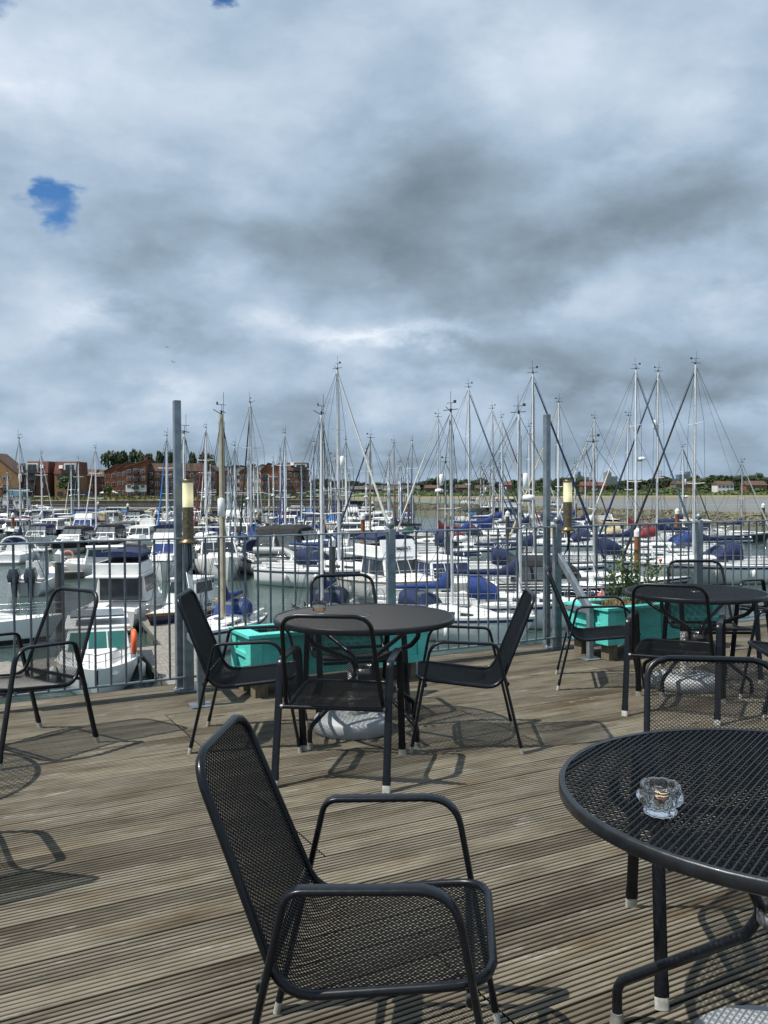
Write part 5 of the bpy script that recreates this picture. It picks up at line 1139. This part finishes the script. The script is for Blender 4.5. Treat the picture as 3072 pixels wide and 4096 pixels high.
# --- keyed boats, nearest first ---------------------------------------------
LET=mat('dark_lettering',(.02,.02,.03),None,3,.6); LETW=mat('white_lettering',(.8,.8,.8),(.75,.75,.75),3,.6)
def WP(px,py): return W(px,py,WZ)
# cruiser with script name on the transom
p=WP(415,2530); b=motor('white flybridge cruiser stern-on at the near pontoon, two-word name on its transom',p.x,p.y+4.3,93,9.2,3.15,cover='black',fly=True,canopy=False,bim='navy',arch=False,fend=GEL,screen='glass')
Mt=Matrix.Translation((-4.6-.03,.15,.72))@Matrix.Rotation(-pi/2,4,'Z')@Matrix.Rotation(pi/2,4,'X')
text('Dusk',.24,LET,b,Mt@Matrix.Translation((0,.12,0)),'transom_name',.004,.35); text('Witch',.24,LET,b,Mt@Matrix.Translation((0,-.12,0)),'transom_name',.004,.35)
MB().hexa([(-5.2,-1.25,.20),(-4.62,-1.25,.20),(-4.62,1.25,.20),(-5.2,1.25,.20)],[(-5.2,-1.25,.30),(-4.62,-1.25,.30),(-4.62,1.25,.30),(-5.2,1.25,.30)]).build('bathing_platform',GEL,b,bevel=.03)
MB().box((-5.18,-1.2,.3005),(-4.65,1.2,.33)).build('teak_platform_top',TEAK,b)
for sg in (-1.35,1.35): MB().box((-4.61,sg-.05,.9),(-3.0,sg+.05,1.15)).build('cockpit_side',GELD,b)
# small cruiser bow towards the terrace
p=WP(262,2790); b=motor('white cabin boat with green tinted windscreen directly below the left armchair, bow to the terrace',p.x+.35,p.y+2.2,288,7.2,2.75,cover='bright',screen='glass',canopy=False,arch=False,fend=GEL)
for ch in [o for o in bpy.data.objects if o.name.startswith('windscreen') and o.parent and o.parent.parent==b]: ch.data.materials[0]=TEALG
MB().box((-1.6,-.9,2.32),(.1,.9,2.38)).build('solar_panel',CLW,b)
MB().tube([(2.2+.34*math.cos(t),1.15+.12*math.sin(t)*0,1.75+.34*math.sin(t)) for t in [2*pi*i/18 for i in range(18)]],.09,8,closed=True).build('life_ring',ORG,b)
p=WP(40,2600); yacht('white grey-striped yacht cut by the left edge, bow pointing right',p.x-2.2,p.y+1,12,11.,9.,cover='blue',hood='bright',genoa=None,stripe=(CV['black'],(.06,.26)),spread=(.5,))
# centre console with twin outboards
p=WP(70,2385); b=thing('outboard_boat','white open fishing boat with two dark outboards on its stern, at the left edge','motor boat',(0,0,0)); s=base_hull(b,7.2,2.5,.85,1.25,HULLS['white'],ns=14)
MB().box((-3.3,-1.0,.86),(1.5,1.0,.93)).build('cockpit_sole',CV['grey'],b)
cabin(b,-.6,.5,.42,.38,.9,1.9,.25,0,name='console',win=1,sides=0,v=(.7,.98))
MB().box((-1.5,-.42,.95),(-.9,.42,1.5)).build('leaning_post',GELD,b,bevel=.03)
for sy in (-.24,.24): MB().box((-1.56,sy-.2,1.5),(-1.44,sy+.2,2.1)).build('helm_seat',GEL,b,bevel=.04)
t=MB()
for sy in (-.55,.55): t.tube([(-1.2,sy,.9),(-1.1,sy,2.7)],.03,6).tube([(.2,sy,.9),(.1,sy,2.7)],.03,6)
t.build('t_top_frame',SS,b); MB().box((-1.4,-.75,2.7),(.5,.75,2.78)).build('t_top_roof',GEL,b,bevel=.03)
for k in range(4): MB().tube([(-1.2,-.5+.33*k,2.7),(-1.7,-.5+.33*k,4.6)],.02,4).build('fishing_rod',SS,b)
outboard(b,-3.65,-.5,.75,1.35); outboard(b,-3.65,.5,.75,1.35); place(b,p.x,p.y+3.6,97); BOATS.append(foot(p.x,p.y+3.6,97,7.2,2.5))
# navy hulled motor sailer on the near pontoon
p=WP(665,2545); b=yacht('small navy-hulled motor sailer with varnished rail and white wheelhouse by near pontoon',p.x+.3,p.y+2.6,252,9.5,7.6,'navy',cover='navy',hood=None,genoa=None,teak=True,fend=HULLS['navy'],spread=(.55,),B=2.6,stripe=(TEAK,(.90,.99)))
cabin(b,-1.0,.9,.85,.7,1.2,2.35,.25,.1,win=2,sides=2,wm=GLS,v=(.45,.9),name='wheelhouse')
MB().box((-1.1,-.8,2.35),(.75,.8,2.43)).build('wheelhouse_roof',GELD,b,bevel=.02)
# beige mast boat close in
p=D(887,1953,38.); yacht('small yacht with cream mast close below the railing, left of the middle table',p.x,p.y,262,ht(1655,38),7.6,cover='blue',hood='blue',genoa=None,mastm=CREAMM,spread=(.5,),mr=.135,refl=6.0)
p=WP(1290,2540); yacht('white yacht with blue covers bow-out behind the far chair of the middle table',p.x,p.y,262,10.2,8.6,cover='blue',hood='navy',genoa=None,spread=(.5,),fend=HULLS['navy'])
p=D(1808,1953,39.5); yacht('white yacht under a drooping blue sail cover beyond the railing, right of middle table',p.x,p.y,-32,ht(1650,39.5),9.2,cover='blue',hood='navy',genoa=None,mr=.095,boomdroop=.25,radar=4.5)
p=D(2080,1953,43.); yacht('white yacht with blue sprayhood and upright blue sail cover, left of the right lamp',p.x,p.y,-8,ht(1660,43),10.2,cover='navy',hood='blue',genoa=None,refl=7.1,radar=6.3,mr=.14,mastm=ALU)
p=D(2412,1953,50.); yacht('navy hulled yacht lying broadside behind the right planter, white lettering near the bow',p.x-.4,p.y+.4,-3,ht(1775,50),12.0,'navy',cover=None,hood='black',genoa=None,mr=.085,fend=HULLS['navy'],tent='black',shift=.04)
b=bpy.data.objects[[o.name for o in bpy.data.objects if o.get('label','').startswith('navy hulled yacht')][0]]
text('Sin',.55,LETW,b,Matrix.Translation((4.2,-1.78,.95))@Matrix.Rotation(pi/2,4,'X'),'bow_name',.03,.3)
p=WP(2480,2470); b=thing('covered_dinghy','small boat under a faded coral cover behind the right planter','boat',(0,0,0)); base_hull(b,4.6,1.7,.6,.8,HULLS['white'],ns=10); MB().loft([[(x,.75*w*math.cos(t),.62+h*math.sin(t)) for t in [pi*i/8 for i in range(9)]] for x,w,h in ((-2.2,.9,.25),(-1.2,1,.95),(-.9,1,1.3),(-.5,1,.7),(1.2,.8,.4),(2.1,.2,.2))],closed=True).build('boat_cover',CV['coral'],b); place(b,p.x,p.y+1.5,-8); b.scale=(.62,.62,.7)
# trawler and covered cruiser on the mid-right pontoon
p=WP(1590,2435); b=motor('white trawler yacht with lettering across its flybridge screen, behind the middle table',p.x,p.y+2.5,300,10.,3.5,cover='navy',screen='glass',fly=True,bim='navy',canopy=False,arch=False,rub=TEAK,fb=1.5)
k=10/8.5; fz=.95*k+.12*k+1.33*k
MB().hexa([(.42,-1.25,fz),(.52,-1.25,fz),(.52,1.25,fz),(.42,1.25,fz)],[(-.1,-1.1,fz+.95),(0,-1.1,fz+.95),(0,1.1,fz+.95),(-.1,1.1,fz+.95)]).build('name_screen',GEL,b)
text('DRUMBEAT',.30,LET,b,Matrix.Translation((.34,0,fz+.42))@Matrix.Rotation(pi/2,4,'Z')@Matrix.Rotation(R(62),4,'X'),'flybridge_name',.01)
p=WP(1830,2455); motor('grey hulled cruiser with navy window covers, right of the trawler yacht',p.x-.4,p.y+3.6,292,9.6,3.4,'grey',cover='navy',canopy=False,arch=False,fb=1.6)
p=WP(2060,2395); yacht('white yacht with navy sprayhood and lettered navy sail cover, left of right lamp post',D(2135,1953,60).x,60.,-4,ht(1500,60),11.4,cover='navy',hood='navy',genoa='navy',mr=.135,radar=None)
b=[o for o in bpy.data.objects if 'lettered navy sail cover' in o.get('label','')][0]
text('VIXEN',.42,LETW,b,Matrix.Translation((11.4*.06-2.2,-.225,1.2+1.25*1.14+.15))@Matrix.Rotation(pi/2,4,'X'),'sail_cover_name',.012,.25)
# left-middle boats
p=WP(620,2330); motor('white flybridge cruiser with royal blue windscreen cover, bow-on behind the left lamp post',p.x,p.y+4.6,276,10.,3.4,cover='navy',screen='blue',fly=True,bim='navy',canopy=False,arch=False,rub=RUB)
p=WP(850,2325); motor('white cruiser with open hardtop right of the left lamp post, bow to camera',p.x-.5,p.y+4.4,291,10.2,3.6,cover='black',screen='glass',canopy=False,arch=True,fb=1.5)
p=WP(378,2310); motor('white pilothouse boat with navy cockpit canopy behind the left pile',p.x,p.y+1.6,200,7.4,2.7,cover='navy',style='pilot')
p=WP(500,2290); motor('white sports boat with grey canopy and red edging, left of the blue-covered flybridge cruiser',p.x,p.y+3,95,7.6,2.8,cover='grey',style='sport')
p=WP(545,2320); b=thing('inflatable_tender','small grey-white inflatable with a yellow outboard cover, beside the blue-covered cruiser','dinghy',(0,0,0))
MB().tube([(-1.3,.62,.3),(.7,.62,.32),(1.35,.3,.42),(1.5,0,.46),(1.35,-.3,.42),(.7,-.62,.32),(-1.3,-.62,.3)],.2,10).build('inflated_tube',HULLS['grey'],b); MB().box((-1.2,-.5,.18),(.9,.5,.24)).build('floor',RUB,b); MB().lathe([(.02,.3),(.24,.36),(.24,.62),(.1,.75)],12,(-1.25,0,0)).build('motor_cover',YEL,b); place(b,p.x,p.y,210)
# yacht with davits and a hanging tender
p=D(1000,1953,72); b=yacht('white yacht stern-on with lettered navy dodger and grey inflatable slung behind it',p.x-.3,p.y+2.4,112,ht(1600,72),11.2,cover='blue',hood='navy',genoa='green',mr=.1)
MB().box((-4.9,1.62,1.1),(-3.5,1.66,1.75)).build('dodger',CV['navy'],b); 
text('SOPHIE B',.26,LETW,b,Matrix.Translation((-4.2,1.68,1.42))@Matrix.Rotation(pi,4,'Z')@Matrix.Rotation(pi/2,4,'X'),'dodger_name',.006)
p=WP(1092,2318); o=thing('inflatable_tender','grey inflatable tender slung behind the yacht with the lettered dodger','dinghy',(0,0,0)); MB().tube([(-1.5,.7,.0),(.7,.7,.02),(1.45,.35,.1),(1.65,0,.14),(1.45,-.35,.1),(.7,-.7,.02),(-1.5,-.7,.0)],.27,10).build('inflated_tube',HULLS['grey'],o)
MB().loft([[(-1.4,-.5,-.15),(-1.4,0,-.45),(-1.4,.5,-.15)],[(1.1,-.45,-.12),(1.1,0,-.4),(1.1,.45,-.12)],[(1.6,-.02,.05),(1.6,0,.0),(1.6,.02,.05)]],closed=True).build('hull_floor',HULLS['grey'],o); o.location=(p.x,p.y-.2,WZ+1.55); o.rotation_euler=(R(62),0,R(-4))
# big white sports cruiser
p=WP(1235,2300); b=motor('large white sports cruiser with black hull window and black canopy, bow pointing right',p.x+.6,p.y+1.7,-22,12.4,3.9,cover='black',style='sport',fb=1.75,stripe=(GLS,(.50,.68)))
p=WP(1300,2195); motor('old white cruiser with a long row of windows behind the big sports cruiser',p.x+2,p.y+3,168,10,3.2,cover='navy',screen='glass',canopy=False,arch=False)
p=WP(1430,2240); motor('white pilothouse cruiser left of the ball-topped post',p.x,p.y+2,200,9,3.,cover='navy',style='pilot')
p=WP(1690,2215); yacht('white yacht with dark red sprayhood and black fenders, bow pointing left',D(1750,1953,90).x,90,186,ht(1672,90),10.6,cover='red',hood='red',genoa='white',fend=RUB,mr=.12)
p=WP(2010,2200); yacht('long white yacht lying broadside with navy sprayhood, right of the red-hooded yacht',D(1972,1953,96).x,96,-2,ht(1785,96)+4,12,cover='blue',hood='navy',genoa='white',mr=.12)
p=WP(2060,2115); motor('tall white motor yacht with black enclosed wheelhouse and beige fly cover, by the breakwater',p.x,p.y+2,8,13,4.2,cover='black',screen='glass',fly=True,bim='beige',canopy=True)
p=WP(2310,2110); motor('small boat under a bright blue tent canopy, just right of the right lamp',p.x,p.y,4,7.,2.6,cover='bright',style='sport',arch=False)
p=WP(2330,2215); motor('white boat with beige covers right of the right lamp',p.x,p.y,4,9,3.,cover='beige',style='sport')
p=WP(2830,2168); motor('white pilothouse fishing boat near the ball-topped post at right, bow right',p.x-.8,p.y+1,-6,8.6,3.,cover='navy',style='pilot',canopy=False)
p=WP(2955,2170); yacht('small black-hulled yacht with navy sail cover on the far right',D(2975,1953,110).x-1,108,3,ht(1857,108),8.6,'black',cover='navy',hood=None,genoa='white',spread=(.5,),mr=.07,rig=.02)
p=WP(2810,2420); b=yacht('white yacht broadside behind the far right table, black furled sail crossing leftwards',D(2776,1953,62).x,62,186,ht(1465,62),12.2,cover='navy',hood='navy',genoa='black',mr=.14)
p=WP(2560,2240); 
for (px,top,d,hd,cv,hood,gen,hull,kw,lb) in [
 (2545,1485,68,6,'navy','navy','steel','white',dict(mr=.14,radar=9.0),'white yacht with long navy boom cover and radar dome, right of the right lamp'),
 (2628,1495,76,182,'navy','blue','navy','white',dict(mr=.135,refl=12.2),'white yacht with navy furled sail crossing leftwards, right of the radar-domed yacht'),
 (2510,1670,92,184,'red','red','white','white',dict(mr=.105),'white yacht with red covers right of the right lamp'),
 (2375,1680,98,180,'beige','beige','white','white',dict(mr=.105),'white yacht with beige boom cover just right of the right lamp'),
 (2232,1615,88,185,'blue','navy','yellow','white',dict(mr=.14),'white yacht whose mast stands directly behind the right tall post'),
 (2118,1712,104,2,'navy','navy','white','white',dict(mr=.12),'white yacht with thin mast left of the right tall post'),
 (2008,1675,112,4,'blue','blue','red','white',dict(mr=.105),'white yacht with red furled sail left of the right tall post'),
 (1878,1555,78,6,'blue','navy','steel','white',dict(mr=.12),'white yacht with faded blue furled sail, right of the middle table'),
 (1780,1855,62,178,'navy','blue',None,'white',dict(mr=.08,refl=7.4,radar=6.6),'white yacht with short mast carrying reflector and radar'),
 (1355,1480,60,-28,'blue','navy','white','white',dict(mr=.14,refl=8.6),'white yacht with the tall mast and white furled sail behind the middle table'),
 (1480,1755,66,196,'navy','blue','navy','white',dict(mr=.10,mastm=CREAMM),'white yacht with cream mast and navy furled sail left of the ball-topped post'),
 (1575,1775,104,184,'black','green',None,'green',dict(mr=.08,mastm=WOODM,teak=True),'dark green gaff yacht with varnished wooden mast'),
 (668,1742,92,268,'blue','blue','bright','white',dict(mr=.14),'white yacht with bright blue furled sail left of the tall lamp post'),
 (825,1710,100,262,'navy','navy','red','white',dict(mr=.14),'white yacht with dark red furled sail right of the left lamp'),
 (1140,1733,96,266,'blue','blue','blue','white',dict(mr=.12),'white yacht with blue furled sail in the middle of the left marina'),
 (80,1750,88,95,'navy','navy',None,'white',dict(mr=.07,refl=8.,rig=.02),'white yacht with a plain thin mast at the far left'),
 (383,1790,118,265,'red','blue','white','white',dict(mr=.12),'white yacht with red cover and tall mast left of the blue-covered cruisers'),
 ]:
    dd=d
    for s_ in [0,2,-2,4,-4,6,-6,8,10,12,14]:
        H_=ht(top,d+s_); L_=max(7.2,min(12.5,H_*.76)); x_=D(px,1953,d+s_).x; c_=math.cos(R(hd)); f=foot(x_-c_*L_*.06,d+s_-math.sin(R(hd))*L_*.06,hd,L_,L_*.28)
        if free(f): dd=d+s_; break
    yacht(lb,D(px,1953,dd).x,dd,hd,ht(top,dd),None,hull,cv,hood,gen,**{**dict(rig=.014 if dd<80 else .018,lod=0 if dd<85 else 1),**kw})
# row of cruisers, bows towards the camera, and the boats behind them
for (px,py,sty,L,B,hull,cv,scr,kw,lb) in [
 (228,2222,'sport',9.2,3.1,'white','black',None,dict(stripe=(RUB,(.5,.95))),'white sports cruiser with black canopy, bow to camera above the mooring pile cap'),
 (372,2212,'sport',9.4,3.1,'white','black',None,dict(stripe=(RUB,(.5,.95))),'white sports cruiser with black canopy and orange buoy, second of the bow-on pair'),
 (295,2158,'cruiser',10,3.3,'navy','blue','blue',dict(fly=True,bim='blue',canopy=False),'navy-hulled flybridge cruiser with royal blue screen cover behind the black canopies'),
 (160,2160,'cruiser',9.6,3.2,'navy','black','glass',dict(canopy=False,arch=False),'low white and navy cruiser with dark windows, bow to camera, left of the blue-screened one'),
 (20,2168,'pilot',9,3,'green','white',None,dict(canopy=False),'green-hulled pilothouse boat at the left edge'),
 (100,2190,'sport',8.4,2.9,'white','navy',None,dict(),'white sports boat with navy canopy beside the brown pile'),
 (525,2205,'cruiser',9.2,3.1,'white','navy','glass',dict(canopy=True),'white cabin cruiser with navy canopy directly left of the railing lamp'),
 (640,2160,'pilot',8,2.8,'white','bright',None,dict(canopy=True),'small white boat with bright blue bimini left of the lamp'),
 (135,2095,'sport',10.5,3.4,'white','white','glass',dict(arch=True),'large white motor yacht under the quay wall at left'),
 (430,2085,'cruiser',10.5,3.3,'white','navy','glass',dict(canopy=False,arch=False),'sleek white motor yacht near the quay wall, bow pointing left'),
 (60,2250,'sport',8,2.8,'white','white',None,dict(arch=True,canopy=False),'white open sports boat with round foredeck cushions at the left edge'),
 (920,2150,'cruiser',11,3.6,'white','navy','glass',dict(fly=True,canopy=False),'big white flybridge cruiser right of the left lamp'),
 ]:
    p=WP(px,py); hd=272+random.uniform(-6,6)
    if px==430: hd=185
    if px==60: hd=95
    motor(lb,p.x,p.y+(L*.42 if hd>200 else 1.5),hd,L,B,hull,sty,cv,scr,lod=1 if py<2230 else 0,**kw)
# --- the crowd of moored boats, berth by berth --------------------------------
fill=[]
def bankd(x):   # distance of the breakwater foot for this bearing
    q=Ba+bn*-20; t=(x-q.x)/bu.x; return q.y+bu.y*t
gl='yachts and cruisers in the crowded berths'
nf=0
def fillboat(x,d,hd,rowname,ci):
    global nf
    px=1536+F*x/d
    rnd=random.random(); yb=rnd<(.70 if px>800 else .36)
    if px<770 and d<110: return
    cvn=random.choice(['navy','navy','blue','navy','blue','black','red','beige','bright','green','grey','white']); hn=random.choice(['navy','blue','black','navy','beige','bright',None])
    gn=random.choice(['white','white','navy','blue','steel',None,None,'green'])
    L_=random.uniform(7.6,10.5); B_=L_*.32
    if not free(foot(x,d,hd,L_,B_)): return
    nf+=1
    if yb:
        top_=random.uniform(9.5,13.2)
        hu=random.choice(['white']*7+['navy','cream','blue'])
        lb='%s yacht, %s boom cover%s, %s, berth %d'%(hu,{'bright':'light blue'}.get(cvn,cvn),'' if not gn else ', %s furled sail'%{'steel':'grey-blue'}.get(gn,gn),rowname,ci)
        yacht(lb,x,d,hd,top_,L_,hu,cvn,hn,gn,lod=1,rig=.016+.00009*d,mr=.085+.0003*d,refl=random.choice([None,None,6.5,7.5]),radar=random.choice([None,None,None,5.5]),grp=gl,stripe=random.choice([None,(CV['blue'],(.8,.9)),(CV['red'],(.84,.92))]))
    else:
        sty=random.choice(['sport','sport','cruiser','pilot','cruiser']); hu=random.choice(['white']*6+['navy','grey'])
        lb='%s %s with %s cover, %s, berth %d'%(hu,{'sport':'sports cruiser','cruiser':'cabin cruiser','pilot':'pilothouse boat'}[sty],{'bright':'bright blue'}.get(cvn,cvn),rowname,ci)
        motor(lb,x,d,hd,L_,B_,hu,sty,cvn if cvn!='white' else 'navy',random.choice([None,'glass','glass']),fly=random.random()<.3 and sty=='cruiser',canopy=random.random()<.75,lod=1,grp=gl,stripe=random.choice([None,(RUB,(.55,.95)),None]))
rn=['left marina very first row','left marina front row','left marina row two','left marina row three','left marina row four','left marina row five','left marina row six','left marina row seven','row under the quay']
for r_,d in enumerate((78,90,102,114,126,139,153,168,186)):
    x=-.45*d; lim=(-.05*d if d<85 else .0*d if d<95 else .035*d); ci=0
    while x<lim:
        ci+=1; fillboat(x+random.uniform(-.4,.4),d+random.uniform(-1.5,1.5),random.choice((270,270,90))+random.uniform(-7,7),rn[r_],ci); x+=3.7+ (1.1 if ci%2==0 else 0)
d=80.;r_=0
nm=['right marina nearest line','right marina second line','right marina third line','right marina fourth line','right marina fifth line','right marina sixth line','right marina seventh line','right marina eighth line','right marina ninth line','right marina tenth line','right marina eleventh line','right marina last line']
while d<200 and r_<12:
    x=-.02*d if d<118 else .035*d; ci=0
    while x<.34*d:
        ci+=1
        if bankd(x)-4>d and not (x>.27*d and d<96): fillboat(x,d+random.uniform(-.8,.8),random.choice((0,180,183,-4))+random.uniform(-4,4),nm[r_],ci)
        x+=12.3
    r_+=1; d+=(5.2 if r_%2 else 8.5)*(1 if d<130 else 1.5)
print('fill boats',nf,'all',len(BOATS))
# small boats aground beyond the breakwater
for px,py,lb,st in ((1880,2022,'white motor boat aground on the mudflat beyond the breakwater','cruiser'),(2215,2030,'small white and blue boat aground left of the right lamp','pilot')):
    q=W(px,py,MUDZ); 
    b=motor(lb,q.x,q.y,170,8 if st=='cruiser' else 6,2.8,'white' if st=='cruiser' else 'blue',st,'navy','glass',canopy=False,lod=1); b.location.z=MUDZ+.1
# ---------------------------------------------------------------- pontoons and piles
PLK=mat('pontoon_planks',(.27,.25,.22),(.17,.155,.135),2.2,.85,0,.5,12,det=7,stretch=(1,6,1))
PSIDE=mat('pontoon_float',(.12,.115,.10),(.06,.065,.045),1.5,.85)
def pontoon(lb,a,b,w,cat='pontoon',grp='wooden pontoons'):
    d=b-a; L_=d.length; ang=math.atan2(d.y,d.x); o=thing('pontoon',lb,cat,(a.x,a.y,WZ),ang,grp)
    mb=MB(); n=int(L_/.30)
    for i in range(n): x=i*L_/n; mb.box((x+.008,-w/2,.50),(x+L_/n-.008,w/2,.535+random.uniform(0,.004)))
    mb.build('decking',PLK,o); MB().box((0,-w/2-.04,.36),(L_,-w/2-.001,.54)).box((0,w/2+.001,.36),(L_,w/2+.04,.54)).build('edge_beam',PSIDE,o)
    mb=MB(); k=0.5
    while k<L_-1: mb.box((k,-w/2+.05,-.3),(min(k+2.2,L_-.2),w/2-.05,.49)); k+=3.4
    mb.build('float_block',PSIDE,o); return o
V3=lambda v: Vector((v.x,v.y,0))
a=V3(W(330,2640,WZ+.5)); b=V3(W(745,2590,WZ+.5)); pontoon('wooden walkway pontoon running behind the stern of the script-named cruiser',a+(b-a)*-.6,b,1.9)
m_=a+(b-a)*1.0; pontoon('long main pontoon finger running away beside the navy motor sailer',m_,V3(W(560,2400,WZ+.5)),1.7)
pontoon('angled pontoon finger ending below the left lamp post',b+Vector((-.6,-.3,0)),V3(W(830,2740,WZ+.5)),2.3)
pontoon('short pontoon end left of the near pile with a lifebuoy',V3(W(150,2293,WZ+.5)),V3(W(330,2285,WZ+.5)),1.5)
pontoon('small pontoon finger pointing at the black-canopied cruisers',V3(W(192,2283,WZ+.5)),V3(W(175,2250,WZ+.5)),1.4)
pontoon('pontoon between the blue-covered cruiser and the near water',V3(W(505,2322,WZ+.5)),V3(W(570,2345,WZ+.5)),1.4)
pontoon('long right-hand pontoon in front of the broadside white yachts',V3(W(1380,2232,WZ+.5)),V3(W(2180,2205,WZ+.5)),2.0)
pontoon('pontoon finger at the middle right with white fenders',V3(W(1850,2235,WZ+.5)),V3(W(1690,2260,WZ+.5)),1.2)
pontoon('pontoon at the bottom left beside the cabin boat',V3(W(-60,2660,WZ+.5)),V3(W(60,2720,WZ+.5)),1.6)
for r_,d in enumerate((95.5,125.5,159,197)): pontoon('pontoon number %d counted away from the terrace in the left marina'%(r_+1),Vector((-.47*d,d,0)),Vector((-.02*d if d<100 else .02*d,d,0)),1.6)
PILE=mat('dark_plastic_pile',(.055,.055,.055),(.035,.036,.036),2,.6); PILR=mat('rusty_steel_pile',(.26,.10,.03),(.14,.055,.02),1.6,.8,det=7); PWET=mat('weedy_pile_foot',(.06,.055,.02),(.03,.032,.012),3,.7)
PL=[(240,2197,2525,0),(53,2050,2165,1),(192,2032,2110,1),(149,2018,2090,0),(393,2006,2080,1),(512,2013,2100,0),(625,2040,2140,0),(785,2065,2170,0),(977,2013,2080,0),(1152,2030,2130,0),(1218,1995,2060,0),(1330,2145,2404,0),(1452,2052,2238,1),(1602,2023,2110,0),(1634,2000,2105,1),(1490,2005,2070,0),(2030,2042,2215,0),(2303,2003,2090,1),(2548,2110,2345,1),(2708,2032,2210,1),(3052,2012,2150,0),(1310,2003,2060,0),(899,2015,2090,0)]
rk=0
for i,(px,yt,yw,br) in enumerate(sorted(PL)):
    q=W(px,yw,WZ); d=q.y; zt=D(px,yt,d).z; r=.2 if d<60 else .21
    o=thing('mooring_pile','%s mooring pile with white pointed cap, number %d from the left'%('rusty brown' if br else 'dark grey',i+1),'mooring pile',(q.x,q.y,0),0,'mooring piles with white caps')
    zc=zt-.62
    MB().tube([(0,0,WZ-1),(0,0,WZ+1.1)],r*1.01,14,caps=False).build('weedy_foot',PWET,o)
    MB().tube([(0,0,WZ+1.1),(0,0,zc)],r,14,caps=False).build('pile_shaft',PILR if br else PILE,o)
    MB().lathe([(r*1.12,zc),(r*1.12,zc+.38),(.01,zc+.62)],14,sm=False).build('pile_cap',GEL,o)
    if px==240: MB().box((-.12,-r-.12,zc+.05),(.12,-r-.05,zc+.42)).build('notice_plate',HULLS['grey'],o); MB().lathe([(.05,0),(.05,.05)],12).build('red_light',ORG,o,Matrix.Translation((q.x,q.y-r-.12,zc+.3))@Matrix.Rotation(pi/2,4,'X'))
# loose things on and by the pontoons
q=W(275,2275,WZ+.5); o=thing('life_ring_stand','orange lifebuoy on a short post beside the left pile','lifebuoy',(q.x,q.y,WZ+.53)); MB().tube([(0,0,0),(0,0,1.3)],.04,6).build('post',GALV,o); MB().tube([(.42*math.cos(t),-.1,.95+.42*math.sin(t)) for t in [2*pi*i/20 for i in range(20)]],.1,8,closed=True).build('ring',mat('faded_orange',(.55,.22,.13),None,3,.7),o)
for px,py,r,m,lb in ((1495,2240,.42,mat('faded_pink_buoy',(.5,.26,.18),(.4,.2,.14),4,.6),'faded pink mooring buoy on the water behind the ball-topped post'),(2590,2215,.3,mat('faded_pink_buoy',(0,)*3),'small faded pink buoy between the masts at right'),(302,2192,.33,ORG,'orange buoy hanging between the two black-canopied cruisers'),(1428,2275,.15,mat('red_buoy',(.5,.02,.03),None,3,.5),'tiny red float on the water by the right pontoon')):
    q=WP(px,py); o=MB().lathe([(.0001,-r)]+[(r*math.sin(a),-r*math.cos(a)) for a in [k*pi/10 for k in range(1,10)]]+[(r*.2,r*1.02),(.02,r*1.12)],16).build('buoy',m); o.location=(q.x,q.y,WZ+r*.6); tag(o,lb,'buoy')
q=W(510,2620,WZ+.4); o=MB().tube([(-.75,0,0),(-.62,0,0),(.62,0,0),(.75,0,0)],[.05,.17,.17,.05],12).build('pontoon_fender',GEL); o.location=(q.x,q.y-1.05,WZ+.32); o.rotation_euler=(0,0,R(-8)); tag(o,'white cylindrical fender with dark ends tied along the near pontoon edge','fender')
q=W(460,2600,WZ+.5); o=MB().box((-.06,-.06,0),(.06,.06,1.25)).build('pontoon_post',GALV); o.location=(q.x,q.y,WZ+.53); tag(o,'slim grey post standing on the near pontoon behind the cruiser','post')
q=W(2642,2330,WZ+.5)
o=MB().tube([(0,0,-1.5),(0,0,.0)],.07,8).build('dan_pole',mat('yellow_pole',(.5,.42,.15),None,3,.6)); z_=D(2642,2245,60); o.location=(z_.x,60,z_.z); tag(o,'yellow pole with orange top standing among the right hand yachts','pole'); t_=MB().lathe([(.02,0),(.13,.02),(.13,.16),(.02,.2)],10).build('pole_top',ORG,o)
o=thing('person','person in a yellow jacket crouching in a yacht cockpit at the far right','person',(0,0,0)) if False else None
# two gulls in the sky
for px,py,s,lb in ((668,1389,.5,'dark gull gliding in the clouds above the left lamp post, higher of two'),(692,1448,.55,'dark gull banking above the left lamp post, lower of two')):
    q=D(px,py,90); b=MB()
    b.loft([[(s*x*.62,s*(.06*c_),s*(.04*c2)) for c_,c2 in ((1,0),(0,1),(-1,0),(0,-1))] for x in (-.5,-.2,.2,.5)],closed=True)
    for sg in (-1,1): b.add([(s*.15,sg*.03,0),(-s*.12,sg*.03,0),(-s*.1,sg*s*.38,s*.16),(s*.12,sg*s*.38,s*.17),(-s*.2,sg*s*.75,s*.03)],[(0,1,2,3),(3,2,4)])
    o=b.build('gull',mat('gull_feather',(.06,.06,.065),None,4,.8)); o.location=q; o.rotation_euler=(R(20),0,R(70)); tag(o,lb,'bird','gulls')
